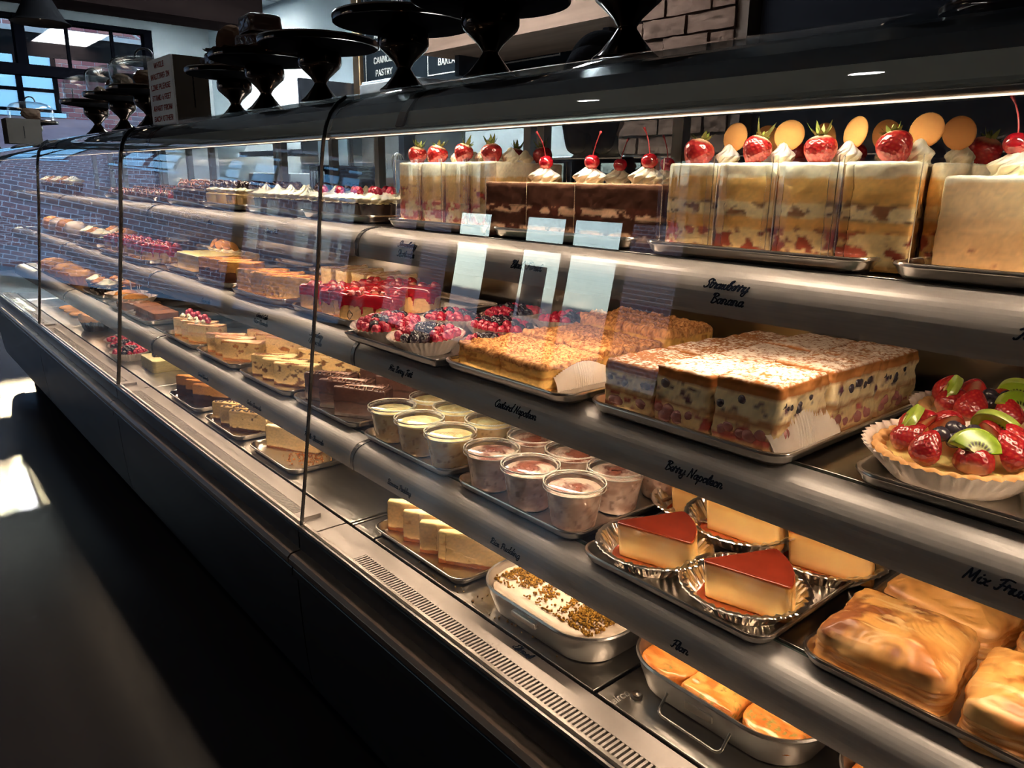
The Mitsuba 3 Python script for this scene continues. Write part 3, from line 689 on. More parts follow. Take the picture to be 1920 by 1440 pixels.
def strawberry_mesh(L=0.040, R=0.0165, cut=None, seed=0):
    """Axis along z, calyx end at z = 0, tip at z = L; cut: half or quarter with a pale inside."""
    m = trimesh.creation.icosphere(4, 1.0)
    v = m.vertices.copy()
    t = (v[:, 2] + 1) / 2
    prof = np.sqrt(np.clip(1 - v[:, 2] ** 2, 0, 1)) * (1.10 - 0.52 * t ** 1.3)
    a = np.arctan2(v[:, 1], v[:, 0])
    z = t * L
    P = np.stack([np.cos(a) * prof * R * 1.12, np.sin(a) * prof * R * 1.12, z], 1)
    row = np.floor(t * 11)
    ph = (a / (2 * np.pi) * 13 + 0.5 * (row % 2)) % 1 - 0.5
    pz = (t * 11) % 1 - 0.5
    dimple = np.exp(-((ph / 0.2) ** 2 + (pz / 0.28) ** 2)) * (prof > 0.25)
    n = P - np.array([0, 0, L * 0.45]); n /= np.maximum(np.linalg.norm(n, axis=1, keepdims=True), 1e-9)
    P = P - n * (dimple * 0.0009)[:, None]
    P += n * (0.0016 * (nz(P, 70, seed) - 0.5))[:, None]
    col = lerp(np.tile(C('#620a15'), (len(P), 1)), C('#861119'), nz(P, 40, seed + 3))
    col = lerp(col, C('#b0603a'), dimple * 0.30)
    col = lerp(col, C('#d9a58a'), 1 - step(0.03, 0.14, t))
    if cut:
        y = P[:, 1]
        flat = y < -0.0008
        inner = np.clip(np.abs(P[:, 0]) / (R * 0.75), 0, 1)
        cin = lerp(np.tile(C('#e0b09a'), (len(P), 1)), C('#c23a34'), step(0.15, 0.75, inner + 0.25 * np.abs(t - 0.5)))
        P[:, 1] = np.where(flat, -0.0008, y)
        rim = step(0.86, 1.0, prof / np.maximum(prof.max(), 1e-6))
        edge = np.hypot(P[:, 0] / (R * 1.12 * np.maximum(1.10 - 0.52 * t ** 1.3, 0.1)), v[:, 2])
        col = np.where(flat[:, None], lerp(cin, C('#9c1520'), step(0.80, 0.97, edge)), col)
    return P, m.faces, col
S_STRAW = [shape(strawberry_mesh(0.038, 0.0172, seed=s), 'm_vc_gloss', True) for s in range(3)]
S_STRAWHALF = [shape(strawberry_mesh(0.042, 0.0175, cut='half', seed=s + 5), 'm_vc_gloss', True) for s in range(3)]

def leaf(L, w, curl, az):
    t = np.linspace(0, 1, 6)
    ww = w * np.sin(np.pi * np.clip(t * 0.92 + 0.08, 0, 1)) ** 0.8
    x, z = L * t, curl * L * t ** 1.8
    V = []
    for k in range(6):
        V += [[x[k], -ww[k], z[k] - 0.12 * ww[k]], [x[k], 0, z[k]], [x[k], ww[k], z[k] - 0.12 * ww[k]]]
    F = []
    for k in range(5):
        for j in (0, 1):
            a = 3 * k + j
            F += [[a, a + 3, a + 4], [a, a + 4, a + 1]]
    m = tri(V, F); b = m.copy(); b.faces = b.faces[:, ::-1]; b.apply_translation((0, 0, -0.0006))
    return moved(cat(m, b), mtx(rz=az))
def calyx(seed):
    g = random.Random(seed)
    ms = [leaf(g.uniform(0.010, 0.017), 0.0030, g.uniform(0.1, 1.3), 360 / 7 * k + g.uniform(-15, 15)) for k in range(7)]
    ms.append(tube([[0, 0, -0.001], [0.001, 0, 0.005], [0.003, 0.001, 0.009]], 0.0011, 6))
    return cat(*ms)
S_CALYX = [shape(calyx(s), 'm_leaf', 40) for s in range(3)]

def cherry_mesh():
    m = trimesh.creation.icosphere(3, 0.0115)
    v = m.vertices.copy(); d = np.hypot(v[:, 0], v[:, 1]) / 0.0115
    v[:, 2] -= np.where(v[:, 2] > 0, 0.0028 * np.exp(-(d / 0.28) ** 2), 0)
    return tri(v * (1, 1, 0.94), m.faces)
S_CHERRY = shape(cherry_mesh(), 'm_cherry', True)
def stem(bend, L):
    p = spline([(0, 0, 0.007), (bend * 0.25 * L, 0, 0.007 + 0.45 * L), (bend * L, 0.1 * L, 0.007 + 0.95 * L)], 14)
    return tube(p, np.r_[np.full(11, 0.00085), 0.0011, 0.0016, 0.0019], 8)
S_STEM = [shape(stem(b, L), 'm_stem', 40) for b, L in ((-0.35, 0.042), (-0.7, 0.036), (0.25, 0.040))]
S_WAFER = shape(tri(np.array(trimesh.creation.icosphere(3, 1.0).vertices) * (0.0185, 0.0185, 0.0048), trimesh.creation.icosphere(3, 1.0).faces), 'm_wafer', True)
S_ROS = [shape(rosette(0.024, 0.027, 0.9, 8, 0.15), 'm_cream', 50), shape(rosette(0.017, 0.032, 1.1, 7, 0.14), 'm_cream', 50), shape(rosette(0.027, 0.020, 0.6, 9, 0.13), 'm_cream', 50)]
def kiwi(wedge_deg=150, R=0.021, th=0.006):
    a = np.radians(np.linspace(0, wedge_deg, 26)); rr = np.linspace(0.0, 1, 12)
    V, cl = [], []
    for z in (0, th):
        for q in rr:
            V.append(np.stack([np.cos(a) * q * R, np.sin(a) * q * R, np.full(26, z + 0.0015 * math.sin(3 * q))], 1))
            s = ((np.floor(a / np.radians(9)) % 2) == 0) & (0.28 < q < 0.5)
            c = lerp(np.tile(C('#d8d3a0'), (26, 1)), C('#7d9a2b'), np.full(26, step(0.15, 0.5, q)))
            cl.append(np.where(s[:, None], C('#20200f'), c) if q < 0.97 else np.tile(C('#93a64a'), (26, 1)))
    V, cl = np.vstack(V), np.vstack(cl)
    F, k = [], 12 * 26
    for q in range(11):
        for j in range(25):
            p = q * 26 + j
            F += [[p, p + 26, p + 27], [p, p + 27, p + 1], [k + p, k + p + 27, k + p + 26], [k + p, k + p + 1, k + p + 27]]
    o = 11 * 26
    for j in range(25):
        F += [[o + j, o + j + k, o + j + 1 + k], [o + j, o + j + 1 + k, o + j + 1]]
    for j in (0, 25):
        for q in range(11):
            p = q * 26 + j
            F += [[p, p + 26, p + 26 + k], [p, p + 26 + k, p + k]]
    return V, np.array(F), cl
S_KIWI = shape(kiwi(), 'm_vc_gloss', True)

# trays, cups and papers
def tray_mesh(w=0.305, d=0.42, r=0.032):
    def ring(inset, z): return np.c_[rrect(w - 2 * inset, d - 2 * inset, max(r - inset, 0.004)), np.full(32, z)]
    rings = [ring(0.012, 0.0), ring(0.006, 0.006), ring(0.003, 0.0125), ring(0.0008, 0.0135), ring(0.0, 0.0155), ring(0.0012, 0.0178), ring(0.004, 0.0182), ring(0.0065, 0.0165), ring(0.0085, 0.010), ring(0.0125, 0.0038), ring(0.017, 0.0022)]
    return loft(rings, True, True, True)
S_TRAY = shape(tray_mesh(), 'm_tray', 50)
S_TRAYNARROW = shape(tray_mesh(0.27, 0.40), 'm_tray', 50)
S_TRAYFLAT = shape(tray_mesh(0.31, 0.44, 0.012), 'm_traydark', 50)
TRAY_FLOOR = 0.0023

def pleated_cup(r0, r1, h, n=40, amp=0.035, lip=0.0):
    m = 4 * n
    def mod(th, k): return 1 + amp * (k / 6) * np.sign(np.cos(n * th)) * np.abs(np.cos(n * th)) ** 0.6
    prof = [(r0 + (r1 - r0) * t ** 0.9, h * t) for t in np.linspace(0, 1, 7)]
    out = revolve(prof, m, mod, cap0=True)
    return out
S_PAPER = shape(pleated_cup(0.050, 0.080, 0.037, 44, 0.05), 'm_paper', 25)
def foil_pan():
    n = 504
    prof = [(0.056, 0.0), (0.0575, 0.0015), (0.064, 0.011), (0.071, 0.020), (0.0765, 0.0275), (0.079, 0.0285), (0.083, 0.0285), (0.0845, 0.0272), (0.0835, 0.0262)]
    g = np.random.default_rng(4)
    ph = g.uniform(0.7, 1.3, n)
    def mod(th, k):
        a = [0, 0.003, 0.026, 0.034, 0.028, 0.014, 0.010, 0.010, 0.009][k]
        return 1 + a * np.cos(44 * th + 1.2 * np.sin(7 * th)) * (0.7 + 0.3 * np.sin(11 * th)) + a * 0.5 * np.sin(29 * th + 1.0)
    return revolve(prof, n, mod, cap0=True)
S_FOIL = shape(foil_pan(), 'm_foil', 16)
def pudding_cup(body_cols, dust, seed):
    """Clear lidded deli cup: pudding, cup, lid."""
    k = Kit()
    n = 64
    prof = [(0.0325, 0.002), (0.0345, 0.004), (0.0385, 0.030), (0.0425, 0.060), (0.043, 0.064)]
    rings = [(r, z) for r, z in zip(np.interp(np.linspace(0.002, 0.064, 26), [p[1] for p in prof], [p[0] for p in prof]), np.linspace(0.002, 0.064, 26))]
    m = revolve(rings + [(0.043 * s, 0.064 + 0.0035 * (1 - s) + 0.0) for s in np.linspace(0.98, 0.04, 16)], n, None, True, True)
    v = np.array(m.vertices); r = np.hypot(v[:, 0], v[:, 1]); top = v[:, 2] > 0.0638
    v[:, 2] += np.where(top, 0.006 * (nz(v, 45, seed) - 0.5) * step(0.043, 0.03, r) + 0.0014 * np.sin(r * 900 + 3 * np.arctan2(v[:, 1], v[:, 0])) * (r < 0.036), 0)
    f = nz(v, 70, seed + 1, 4)
    col = lerp(np.tile(C(body_cols[0]), (len(v), 1)), C(body_cols[1]), step(0.35, 0.65, f))
    spot = step(0.66, 0.72, nz(v * (1, 1, 0.7), 130, seed + 8, 2))
    col = lerp(col, C(body_cols[2]), spot * 0.7)
    if dust:
        q = step(0.40, 0.60, nz(v * (1, 1, 0), 42, seed + 5, 3) + 0.26 * (1 - r / 0.043) - 0.08)
        col = np.where(top[:, None], lerp(np.tile(C('#d8bfae'), (len(v), 1)), C('#6b3424'), np.clip(q * 0.9 + 0.12 * nz(v, 150, seed + 6), 0, 1)), col)
    else:
        col = np.where(top[:, None], lerp(np.tile(C('#f0d9aa'), (len(v), 1)), C('#dcbd86'), step(0.4, 0.7, nz(v, 80, seed + 5))), col)
    k.add('pudding', shape((v, m.faces, col), 'm_vc_satin', True))
    k.add('cup', shape(revolve([(0.0330, 0.0), (0.0352, 0.0015), (0.0395, 0.030), (0.0438, 0.064), (0.0447, 0.069), (0.0475, 0.070)], n, None, True), 'm_cup', 40))
    lid = [(0.0490, 0.0665), (0.0500, 0.0685), (0.0500, 0.0725), (0.0488, 0.0748), (0.0462, 0.0752), (0.0452, 0.0722), (0.0436, 0.0718), (0.0415, 0.0745), (0.030, 0.0775), (0.004, 0.0782)]
    k.add('lid', shape(revolve(lid, n, None, False, True), 'm_cup', 40))
    k.add('lid_rim', shape(tube(np.stack([0.0493 * np.cos(np.linspace(0, 2 * np.pi, 64, endpoint=False)), 0.0493 * np.sin(np.linspace(0, 2 * np.pi, 64, endpoint=False)), np.full(64, 0.0745)], 1), 0.0012, 6, True), 'm_rim', 60))
    k.add('lid_ridge', shape(tube(np.stack([0.0455 * np.cos(np.linspace(0, 2 * np.pi, 64, endpoint=False)), 0.0455 * np.sin(np.linspace(0, 2 * np.pi, 64, endpoint=False)), np.full(64, 0.0726)], 1), 0.0007, 6, True), 'm_rim', 60))
    k.add('cup_lip', shape(tube(np.stack([0.0497 * np.cos(np.linspace(0, 2 * np.pi, 64, endpoint=False)), 0.0497 * np.sin(np.linspace(0, 2 * np.pi, 64, endpoint=False)), np.full(64, 0.0675)], 1), 0.0010, 6, True), 'm_rim', 60))
    return k
mat('m_rim', '#cfc6ba', 0.25, spec=0.6)
BANANA = [pudding_cup(('#e6c792', '#f2dcae', '#b48a56'), False, s) for s in (1, 2, 3)]
RICE = [pudding_cup(('#c9a894', '#e6cfbf', '#9a705c'), True, s) for s in (4, 5, 6)]

# slices
def sponge_color(layers, seed, fruit=None, top='#f4ead6', rough=0.05):
    """layers: [(z/h, colour)] from the bottom up; fruit: (colour, dark colour, low, high, how much)."""
    def f(P, K, N):
        h = P[:, 2].max()
        t = P[:, 2] / h + rough * (nz(P, 45, seed, 3) - 0.5) * 2
        col = np.tile(C(layers[0][1]), (len(P), 1))
        for z, c in layers[1:]:
            col = lerp(col, C(c), step(z - 0.018, z + 0.018, t))
        col = col * (0.80 + 0.4 * nz(P, 260, seed + 2, 2))[:, None]
        if fruit:
            for k, (c1, c2, lo, hi, q) in enumerate(fruit):
                b = nz(P * (1, 1, 1.25) + 0.006 * np.stack([nz(P, 90, seed + 41 + j) for j in range(3)], 1), 62, seed + 20 + k, 3)
                m = step(q - 0.03, q + 0.07, b) * step(lo - 0.03, lo + 0.03, t) * (1 - step(hi - 0.03, hi + 0.03, t))
                cc = lerp(np.tile(C(c1), (len(P), 1)), C(c2), nz(P, 120, seed + 30 + k))
                col = lerp(col, np.ones(3), m * 0) * (1 - m[:, None]) + cc * m[:, None]
        col = np.where(K[:, None] > 0, np.tile(C(top), (len(P), 1)) * (0.9 + 0.2 * nz(P, 60, seed + 4))[:, None], col)
        return col
    return f
def rough(a, f, seed, top=None):
    return lambda P, N, K: a * 2 * (nz(P, f, seed, 3) - 0.5) * np.where(K > 0, 1.0 if top is None else top, 1.0) * step(0, 0.006, P[:, 2])

def acetate(w, d, h):
    pts = [(-w / 2 - 0.002, d * 0.75), (-w / 2 - 0.004, -0.006), (0, -0.0085), (w / 2 + 0.004, -0.006), (w / 2 + 0.002, d * 0.75)]
    s = spline(pts, 24)
    n = len(s)
    v = np.vstack([np.c_[s, np.full(n, 0.001)], np.c_[s, np.full(n, h)]])
    i = np.arange(n - 1)
    return tri(v, np.vstack([np.stack([i, i + 1, i + n + 1], 1), np.stack([i, i + n + 1, i + n], 1)]))
def acetate_edges(w, d, h):
    return cat(*[tube([[sx * (w / 2 + 0.0042), -0.0062, 0.001], [sx * (w / 2 + 0.0042), -0.0062, h]], 0.0005, 6) for sx in (-1, 1)])
mat('m_edge', '#d9c9b2', 0.3, spec=0.6)

def fruit_top(k, seed, y, z, berry='straw', wafer=True):
    g = random.Random(seed)
    if berry == 'straw':
        s = k.add('strawberry', S_STRAW[seed % 3], mtx(g.uniform(-0.006, 0.004), y, z + 0.031, g.uniform(0, 360), g.uniform(0.95, 1.15)) @ mtx(rx=180 + g.uniform(-22, 12), ry=g.uniform(-14, 14)))
        M = k.parts[-1][2]
        k.add('leaves', S_CALYX[seed % 3], M @ mtx(0, 0, 0.002, rx=180), parent=s)
        k.add('cream_swirl', S_ROS[1], mtx(0.016, y + 0.028, z - 0.002, 0, 0.85))
    if wafer:
        k.add('wafer', S_WAFER, mtx(0.016, y + 0.040, z + 0.034, g.uniform(-25, 25)) @ mtx(rx=82))
STRAWSHORT, STRAWBAN = [], []
for s in range(4):
    k = Kit()
    k.add('cake', shape(cake(wedge(0.072, 0.15), 0.120, n=220, nzr=44, disp=rough(0.0012, 90, s), color=sponge_color([(0, '#b98a52'), (0.07, '#ecd9b0'), (0.42, '#dcb87c'), (0.80, '#f3e6cd')], s, [('#a03a2e', '#d98a72', 0.10, 0.42, 0.47), ('#7a2a26', '#b8543f', 0.45, 0.62, 0.60)])), 'm_vc_matte', True))
    k.add('film', shape(acetate(0.072, 0.15, 0.126), 'm_acetate', True)); k.add('film_edge', shape(acetate_edges(0.072, 0.15, 0.126), 'm_edge', 40))
    fruit_top(k, s, 0.020, 0.120, wafer=False)
    STRAWSHORT.append(k)
    k = Kit()
    k.add('cake', shape(cake(wedge(0.078, 0.15), 0.114, n=220, nzr=44, disp=rough(0.0014, 80, s + 9), color=sponge_color([(0, '#c79a5c'), (0.06, '#e6cf9a'), (0.33, '#d8ad68'), (0.46, '#efdfb6'), (0.60, '#d9b06c'), (0.86, '#f1e4ca')], s + 9, [('#5e2620', '#944838', 0.04, 0.36, 0.50), ('#4a3026', '#6f4c36', 0.46, 0.62, 0.54)])), 'm_vc_matte', True))
    k.add('film', shape(acetate(0.078, 0.15, 0.121), 'm_acetate', True)); k.add('film_edge', shape(acetate_edges(0.078, 0.15, 0.121), 'm_edge', 40))
    fruit_top(k, s + 1, 0.022, 0.114)
    STRAWBAN.append(k)
def cherry_top(k, seed, x, y, z):
    k.add('cream_swirl', S_ROS[0], mtx(x, y, z - 0.001, seed * 40))
    c = k.add('cherry', S_CHERRY, mtx(x - 0.003, y - 0.004, z + 0.031, seed * 55, 1, (-8, 4, 10)[seed % 3]))
    k.add('stem', S_STEM[seed % 3], k.parts[-1][2], parent=c)
BLACKFOREST, TRES = [], []
for s in range(3):
    k = Kit()
    k.add('cake', shape(cake(wedge(0.086, 0.145, 0.016), 0.087, n=220, nzr=36, disp=rough(0.0016, 70, s + 30), color=sponge_color([(0, '#3a2620'), (0.10, '#d8b79a'), (0.22, '#33211c'), (0.46, '#d9b598'), (0.58, '#33211c'), (0.93, '#5a4238')], s + 30, [('#4a2a22', '#2a1815', 0.05, 0.26, 0.50), ('#4a2a22', '#2f1b17', 0.42, 0.62, 0.46)], top='#a78d77', rough=0.055)), 'm_vc_matte', True))
    k.add('film_edge', shape(cat(*[tube([[q * 0.0085, 0.145, 0.001], [q * 0.0085, 0.145, 0.096]], 0.0005, 6) for q in (-1, 1)]), 'm_edge', 40))
    cherry_top(k, s, -0.004, 0.036, 0.087)
    BLACKFOREST.append(k)
    k = Kit()
    k.add('cake', shape(cake(wedge(0.098, 0.13, 0.03), 0.100, n=160, nzr=30, disp=rough(0.0012, 60, s + 50), color=sponge_color([(0, '#c69c66'), (0.12, '#d9b585'), (0.5, '#e2c396'), (0.60, '#e7cda4'), (0.95, '#f3e9d4')], s + 50, [('#9a5a44', '#c08a60', 0.10, 0.3, 0.68)])), 'm_vc_matte', True))
    cherry_top(k, s, 0.0, 0.045, 0.100)
    TRES.append(k)

# cheesecakes and layer slices of the lower shelves
def slices(n, w, d, h, layers, top, fruit=None, seed=0, amp=0.0012, deco=None, m='m_vc_matte', topc=None, tip=0.014, res=(150, 28)):
    out = []
    for i in range(n):
        base = sponge_color(layers, seed + i, fruit, top)
        colr = base
        if topc:
            def colr(P, K, N, base=base, i=i):
                c = base(P, K, N); return np.where(K[:, None] > 0, topc(P, seed + i), c)
        k = Kit()
        k.add('cake', shape(cake(wedge(w, d, tip), h, disp=rough(amp, 80, seed + i), color=colr, n=res[0], nzr=res[1], nr=16), m, True))
        if deco:
            deco(k, i, h)
        out.append(k)
    return out
def streaky(a, b, f=55, lo=0.42, hi=0.58):
    return lambda P, s: lerp(np.tile(C(a), (len(P), 1)), C(b), step(lo, hi, nz(P * (1, 0.35, 1), f, s + 70, 3)))
PLAINCHEESE = slices(2, 0.050, 0.145, 0.066, [(0, '#7c4526'), (0.14, '#e6c48c'), (0.9, '#f0d598')], '#f2d79c', [('#b98a50', '#c79a5c', 0.1, 0.9, 0.72)], 100)
for k in PLAINCHEESE:
    k.add('film', shape(acetate(0.050, 0.145, 0.070), 'm_acetate', True)); k.add('film_edge', shape(acetate_edges(0.050, 0.145, 0.070), 'm_edge', 40))
def choc_bits(k, i, h):
    g = random.Random(300 + i)
    v = []
    for _ in range(46):
        t = g.random()
        y = 0.004 + 0.11 * t
        x = g.uniform(-0.45, 0.45) * 0.044 * (1 - t * 0.72)
        v.append(moved(blob(g.uniform(0.0016, 0.0032), 1, _, 0.3), mtx(x, y, h + 0.0006)))
    k.add('chocolate_chips', shape(cat(*v), 'm_chocdark', 30), kind='stuff')
mat('m_chocdark', '#3a2219', 0.35, spec=0.5)
CHIPCHEESE = slices(2, 0.046, 0.125, 0.058, [(0, '#3b241b'), (0.16, '#e2c58e'), (0.86, '#d9b983')], '#d2b07c', [('#5a3a2a', '#3b241b', 0.15, 0.95, 0.66)], 110, deco=choc_bits)
SMOOTHCHEESE = slices(1, 0.070, 0.16, 0.062, [(0, '#7a4a2c'), (0.06, '#e6c993'), (0.93, '#efd7a6')], '#f1dcae', None, 120, amp=0.0006)
def cream_dots(cols):
    def f(k, i, h):
        k.add('cream_swirl', S_ROS[1], mtx(0.0, 0.062, h - 0.001, i * 50, 0.72)); k.add('cream_swirl', S_ROS[1], mtx(0.0, 0.090, h - 0.001, i * 31, 0.55))
        if cols == 'rasp':
            for q, (x, y, z) in enumerate(((0.0, 0.060, 0.024), (0.006, 0.074, 0.018), (-0.004, 0.048, 0.014))):
                k.add('raspberry', S_RASP, mtx(x, y, h + z - 0.001, q * 80, 0.9, 20 * q))
        elif cols == 'choc':
            for q in range(5):
                k.add('chocolate_chunk', S_CHUNK, mtx(0.010 * math.cos(q * 2.2), 0.066 + 0.014 * math.sin(q * 2.2), h + 0.019, q * 70, 1, 30 * q))
    return f
S_CHUNK = shape(rbx(-0.0035, 0.0035, -0.0025, 0.0025, -0.002, 0.002, 0.0006, 4), 'm_chocdark', 30)
RASPSLICE = slices(2, 0.050, 0.125, 0.062, [(0, '#9a6638'), (0.10, '#e2c084'), (0.45, '#d5aa6c'), (0.55, '#e6c98e'), (0.92, '#c9986a')], '#d8b07c', [('#b98250', '#c99a68', 0.1, 0.9, 0.68)], 130, deco=cream_dots('rasp'), topc=streaky('#e5c595', '#c28f66'))
CARASLICE = slices(3, 0.048, 0.125, 0.060, [(0, '#8a5a36'), (0.12, '#dfbd83'), (0.9, '#cf9f72')], '#d9b48a', [('#a9713f', '#8a5530', 0.05, 0.95, 0.62)], 140, topc=streaky('#e0bd97', '#b9835f'), amp=0.002)
COOKIESLICE = slices(3, 0.048, 0.125, 0.060, [(0, '#4a2e22'), (0.10, '#e4c890'), (0.9, '#dcbd88')], '#dec191', [('#4a2e22', '#7b5638', 0.0, 0.98, 0.60)], 150, topc=streaky('#e6cb98', '#6d4a34', 60, 0.56, 0.64), amp=0.0016)
COOKIESLICE_SW = slices(2, 0.048, 0.125, 0.060, [(0, '#4a2e22'), (0.10, '#e4c890'), (0.9, '#dcbd88')], '#dec191', [('#4a2e22', '#7b5638', 0.0, 0.98, 0.60)], 155, topc=streaky('#e6cb98', '#6d4a34', 60, 0.56, 0.64), amp=0.0016, deco=cream_dots('choc'))
def drizzle(k, i, h):
    g = random.Random(60 + i)
    for q in range(9):
        t0 = 0.006 + q * 0.012
        w = 0.024 * (1 - t0 / 0.135) + 0.004
        pts = [(-w, t0 + g.uniform(-0.003, 0.003), h + 0.001), (0, t0 + g.uniform(-0.004, 0.008), h + 0.0024), (w, t0 + g.uniform(-0.003, 0.004), h + 0.001)]
        k.add('chocolate_drizzle', shape(tube(spline(pts, 10), 0.0016, 7), 'm_chocdrizzle', 50))
    for q in range(3):
        pts = [(-0.010 + 0.008 * q, 0.01, h + 0.0025), (0.004 * q - 0.006, 0.05, h + 0.0032), (-0.002 + 0.003 * q, 0.10, h + 0.0025)]
        k.add('chocolate_drizzle', shape(tube(spline(pts, 12), 0.0013, 7), 'm_chocdrizzle', 50))
CHOCSLICE = slices(3, 0.056, 0.13, 0.070, [(0, '#1f120e'), (0.12, '#432b22'), (0.5, '#2a1913'), (0.55, '#402820')], '#38231b', None, 170, deco=drizzle, amp=0.0018, m='m_vc_satin')
CARROT = slices(3, 0.062, 0.14, 0.066, [(0, '#9a6a3c'), (0.14, '#d3aa6a'), (0.85, '#d9b47a')], '#b98450', [('#7b4a28', '#93602f', 0.0, 0.35, 0.60)], 180, topc=streaky('#c48a50', '#7a4628', 130, 0.4, 0.6), amp=0.003)
NUTCRUMB = slices(2, 0.070, 0.13, 0.062, [(0, '#8a5a36'), (0.15, '#e3c48c'), (0.85, '#ead2a4')], '#e2c79c', None, 190, topc=streaky('#f0dcc0', '#b98658', 140, 0.45, 0.6), amp=0.003)
CHOCMOUSSE = slices(2, 0.056, 0.13, 0.070, [(0, '#2e1c15'), (0.35, '#3d261c'), (0.55, '#c58f52'), (0.95, '#a97442')], '#b07a48', None, 200)
# strawberry cheesecake with a run-down red glaze
def glaze(w, d, h, seed):
    """Thick red glaze over a wedge slice, running down its sides."""
    o = wedge(w + 0.005, d + 0.003, 0.016, 0.007)
    m = cake(o, h + 0.0, n=140, nzr=26, nr=20, r=0.009, disp=lambda P, N, K: 0.0035 * (nz(P, 55, seed) - 0.4) + np.where(K > 0, 0.010 * (nz(P, 42, seed + 4, 2) - 0.45), 0.0), round_corner=0.008)
    v, f = np.array(m.vertices), np.array(m.faces)
    a = np.arctan2(v[:, 1] - d * 0.4, v[:, 0])
    low = h * (0.62 - 0.62 * step(0.50, 0.78, meshkit.fbm(np.c_[np.cos(a) * 3.2, np.sin(a) * 3.2, np.zeros(len(a))] + seed * 1.7, 2, seed)))
    keep = (v[f][:, :, 2] > low[f]).all(1)
    return tri(v, f[keep])
STRAWCHEESE = []
for s in range(3):
    k = Kit()
    k.add('cake', shape(cake(wedge(0.078, 0.135, 0.014), 0.060, disp=rough(0.0012, 80, 220 + s), color=sponge_color([(0, '#a9713f'), (0.12, '#dfba82'), (0.9, '#e6c893')], 220 + s, None), n=90, nzr=16, nr=12), 'm_vc_matte', True))
    k.add('glaze', shape(glaze(0.078, 0.135, 0.0635, 230 + s), 'm_glaze', True), label='glossy red glaze running down the sides')
    for q in range(5):
        t = q / 5
        k.add('strawberry_half', S_STRAWHALF[q % 3], mtx(((-1) ** q) * 0.014 * (1 - t), 0.016 + 0.020 * q, 0.062, 60 * q, 0.62) @ mtx(rx=90))
    k.add('film', shape(acetate(0.084, 0.135, 0.074), 'm_acetate', True))
    STRAWCHEESE.append(k)

# napoleons: a flaky slab with fruit in the cream
def slab(w, d, h, seed, color, amp=0.0018, top=1.0, f=90, n=150, r=0.005):
    o = rrect(w, d, 0.006, 4)
    return cake(o, h, n=n, nzr=18, nr=30, r=r, disp=rough(amp, f, seed, top), color=color, round_corner=0)
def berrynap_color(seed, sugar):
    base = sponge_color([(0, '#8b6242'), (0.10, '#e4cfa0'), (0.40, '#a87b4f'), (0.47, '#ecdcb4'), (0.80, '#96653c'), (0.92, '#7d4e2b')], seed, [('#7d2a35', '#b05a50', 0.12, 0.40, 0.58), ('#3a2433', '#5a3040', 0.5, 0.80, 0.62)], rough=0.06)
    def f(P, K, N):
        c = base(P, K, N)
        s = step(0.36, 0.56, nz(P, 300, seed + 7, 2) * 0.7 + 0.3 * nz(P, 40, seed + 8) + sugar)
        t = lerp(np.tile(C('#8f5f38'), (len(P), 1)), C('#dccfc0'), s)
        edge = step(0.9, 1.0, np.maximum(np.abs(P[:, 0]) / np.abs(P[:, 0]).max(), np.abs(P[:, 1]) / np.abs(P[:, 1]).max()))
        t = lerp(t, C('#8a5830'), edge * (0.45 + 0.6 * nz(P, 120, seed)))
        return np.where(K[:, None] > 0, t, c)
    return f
S_PIECE = [shape(blob(0.0105, 3, s, 0.10, 90, (1, 0.5, 0.8)), 'm_glazepiece', True) for s in range(2)]
mat('m_glazepiece', proc(lambda p, n, uv: mix((0.16, 0.035, 0.045), (0.42, 0.17, 0.14), fbm(p.x * 120, p.y * 120, p.z * 120, 3))), 0.35)
S_DARKBIT = shape(blob(0.0062, 2, 3, 0.10, 90, (1, 0.55, 1)), 'm_blueberry', True)
BERRYNAP = []
NW, ND, NH = 0.0855, 0.1215, 0.083
for s in range(6):
    k = Kit()
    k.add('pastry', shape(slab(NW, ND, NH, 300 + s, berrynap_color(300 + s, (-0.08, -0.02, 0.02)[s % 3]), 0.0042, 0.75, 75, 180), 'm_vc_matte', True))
    g = random.Random(310 + s)
    for face in range(2):
        for q in range(9 if face == 0 else 11):
            z = g.choice([0.015, 0.019, 0.024, 0.050, 0.055, 0.060])
            if face == 0:
                M = mtx(g.uniform(-0.037, 0.037), -ND / 2 + 0.0012, z, 0, g.uniform(0.6, 1.1))
            else:
                M = mtx(NW / 2 - 0.0012, g.uniform(-0.05, 0.05), z, 90, g.uniform(0.6, 1.1))
            if z < 0.03:
                k.add('strawberry_piece', S_PIECE[q % 2], M @ mtx(rx=0, ry=g.uniform(-30, 30)))
            else:
                k.add('blueberry', S_DARKBIT, M)
    BERRYNAP.append(k)
def crumb_color(seed):
    base = sponge_color([(0, '#b5813f'), (0.12, '#e0bb74'), (0.42, '#b98444'), (0.52, '#dcb26a'), (0.80, '#b37a3c')], seed, [('#9a6530', '#c58f50', 0.0, 0.8, 0.62)], rough=0.05)
    def f(P, K, N):
        c = base(P, K, N)
        t = lerp(np.tile(C('#935a30'), (len(P), 1)), C('#e0ab74'), step(0.28, 0.66, nz(P, 330, seed + 7, 2)))
        w = np.maximum(K, step(0.74, 0.84, P[:, 2] / P[:, 2].max() + 0.2 * (nz(P, 70, seed) - 0.5)))
        return c * (1 - w[:, None]) + t * w[:, None]
    return f
CUSTARD = []
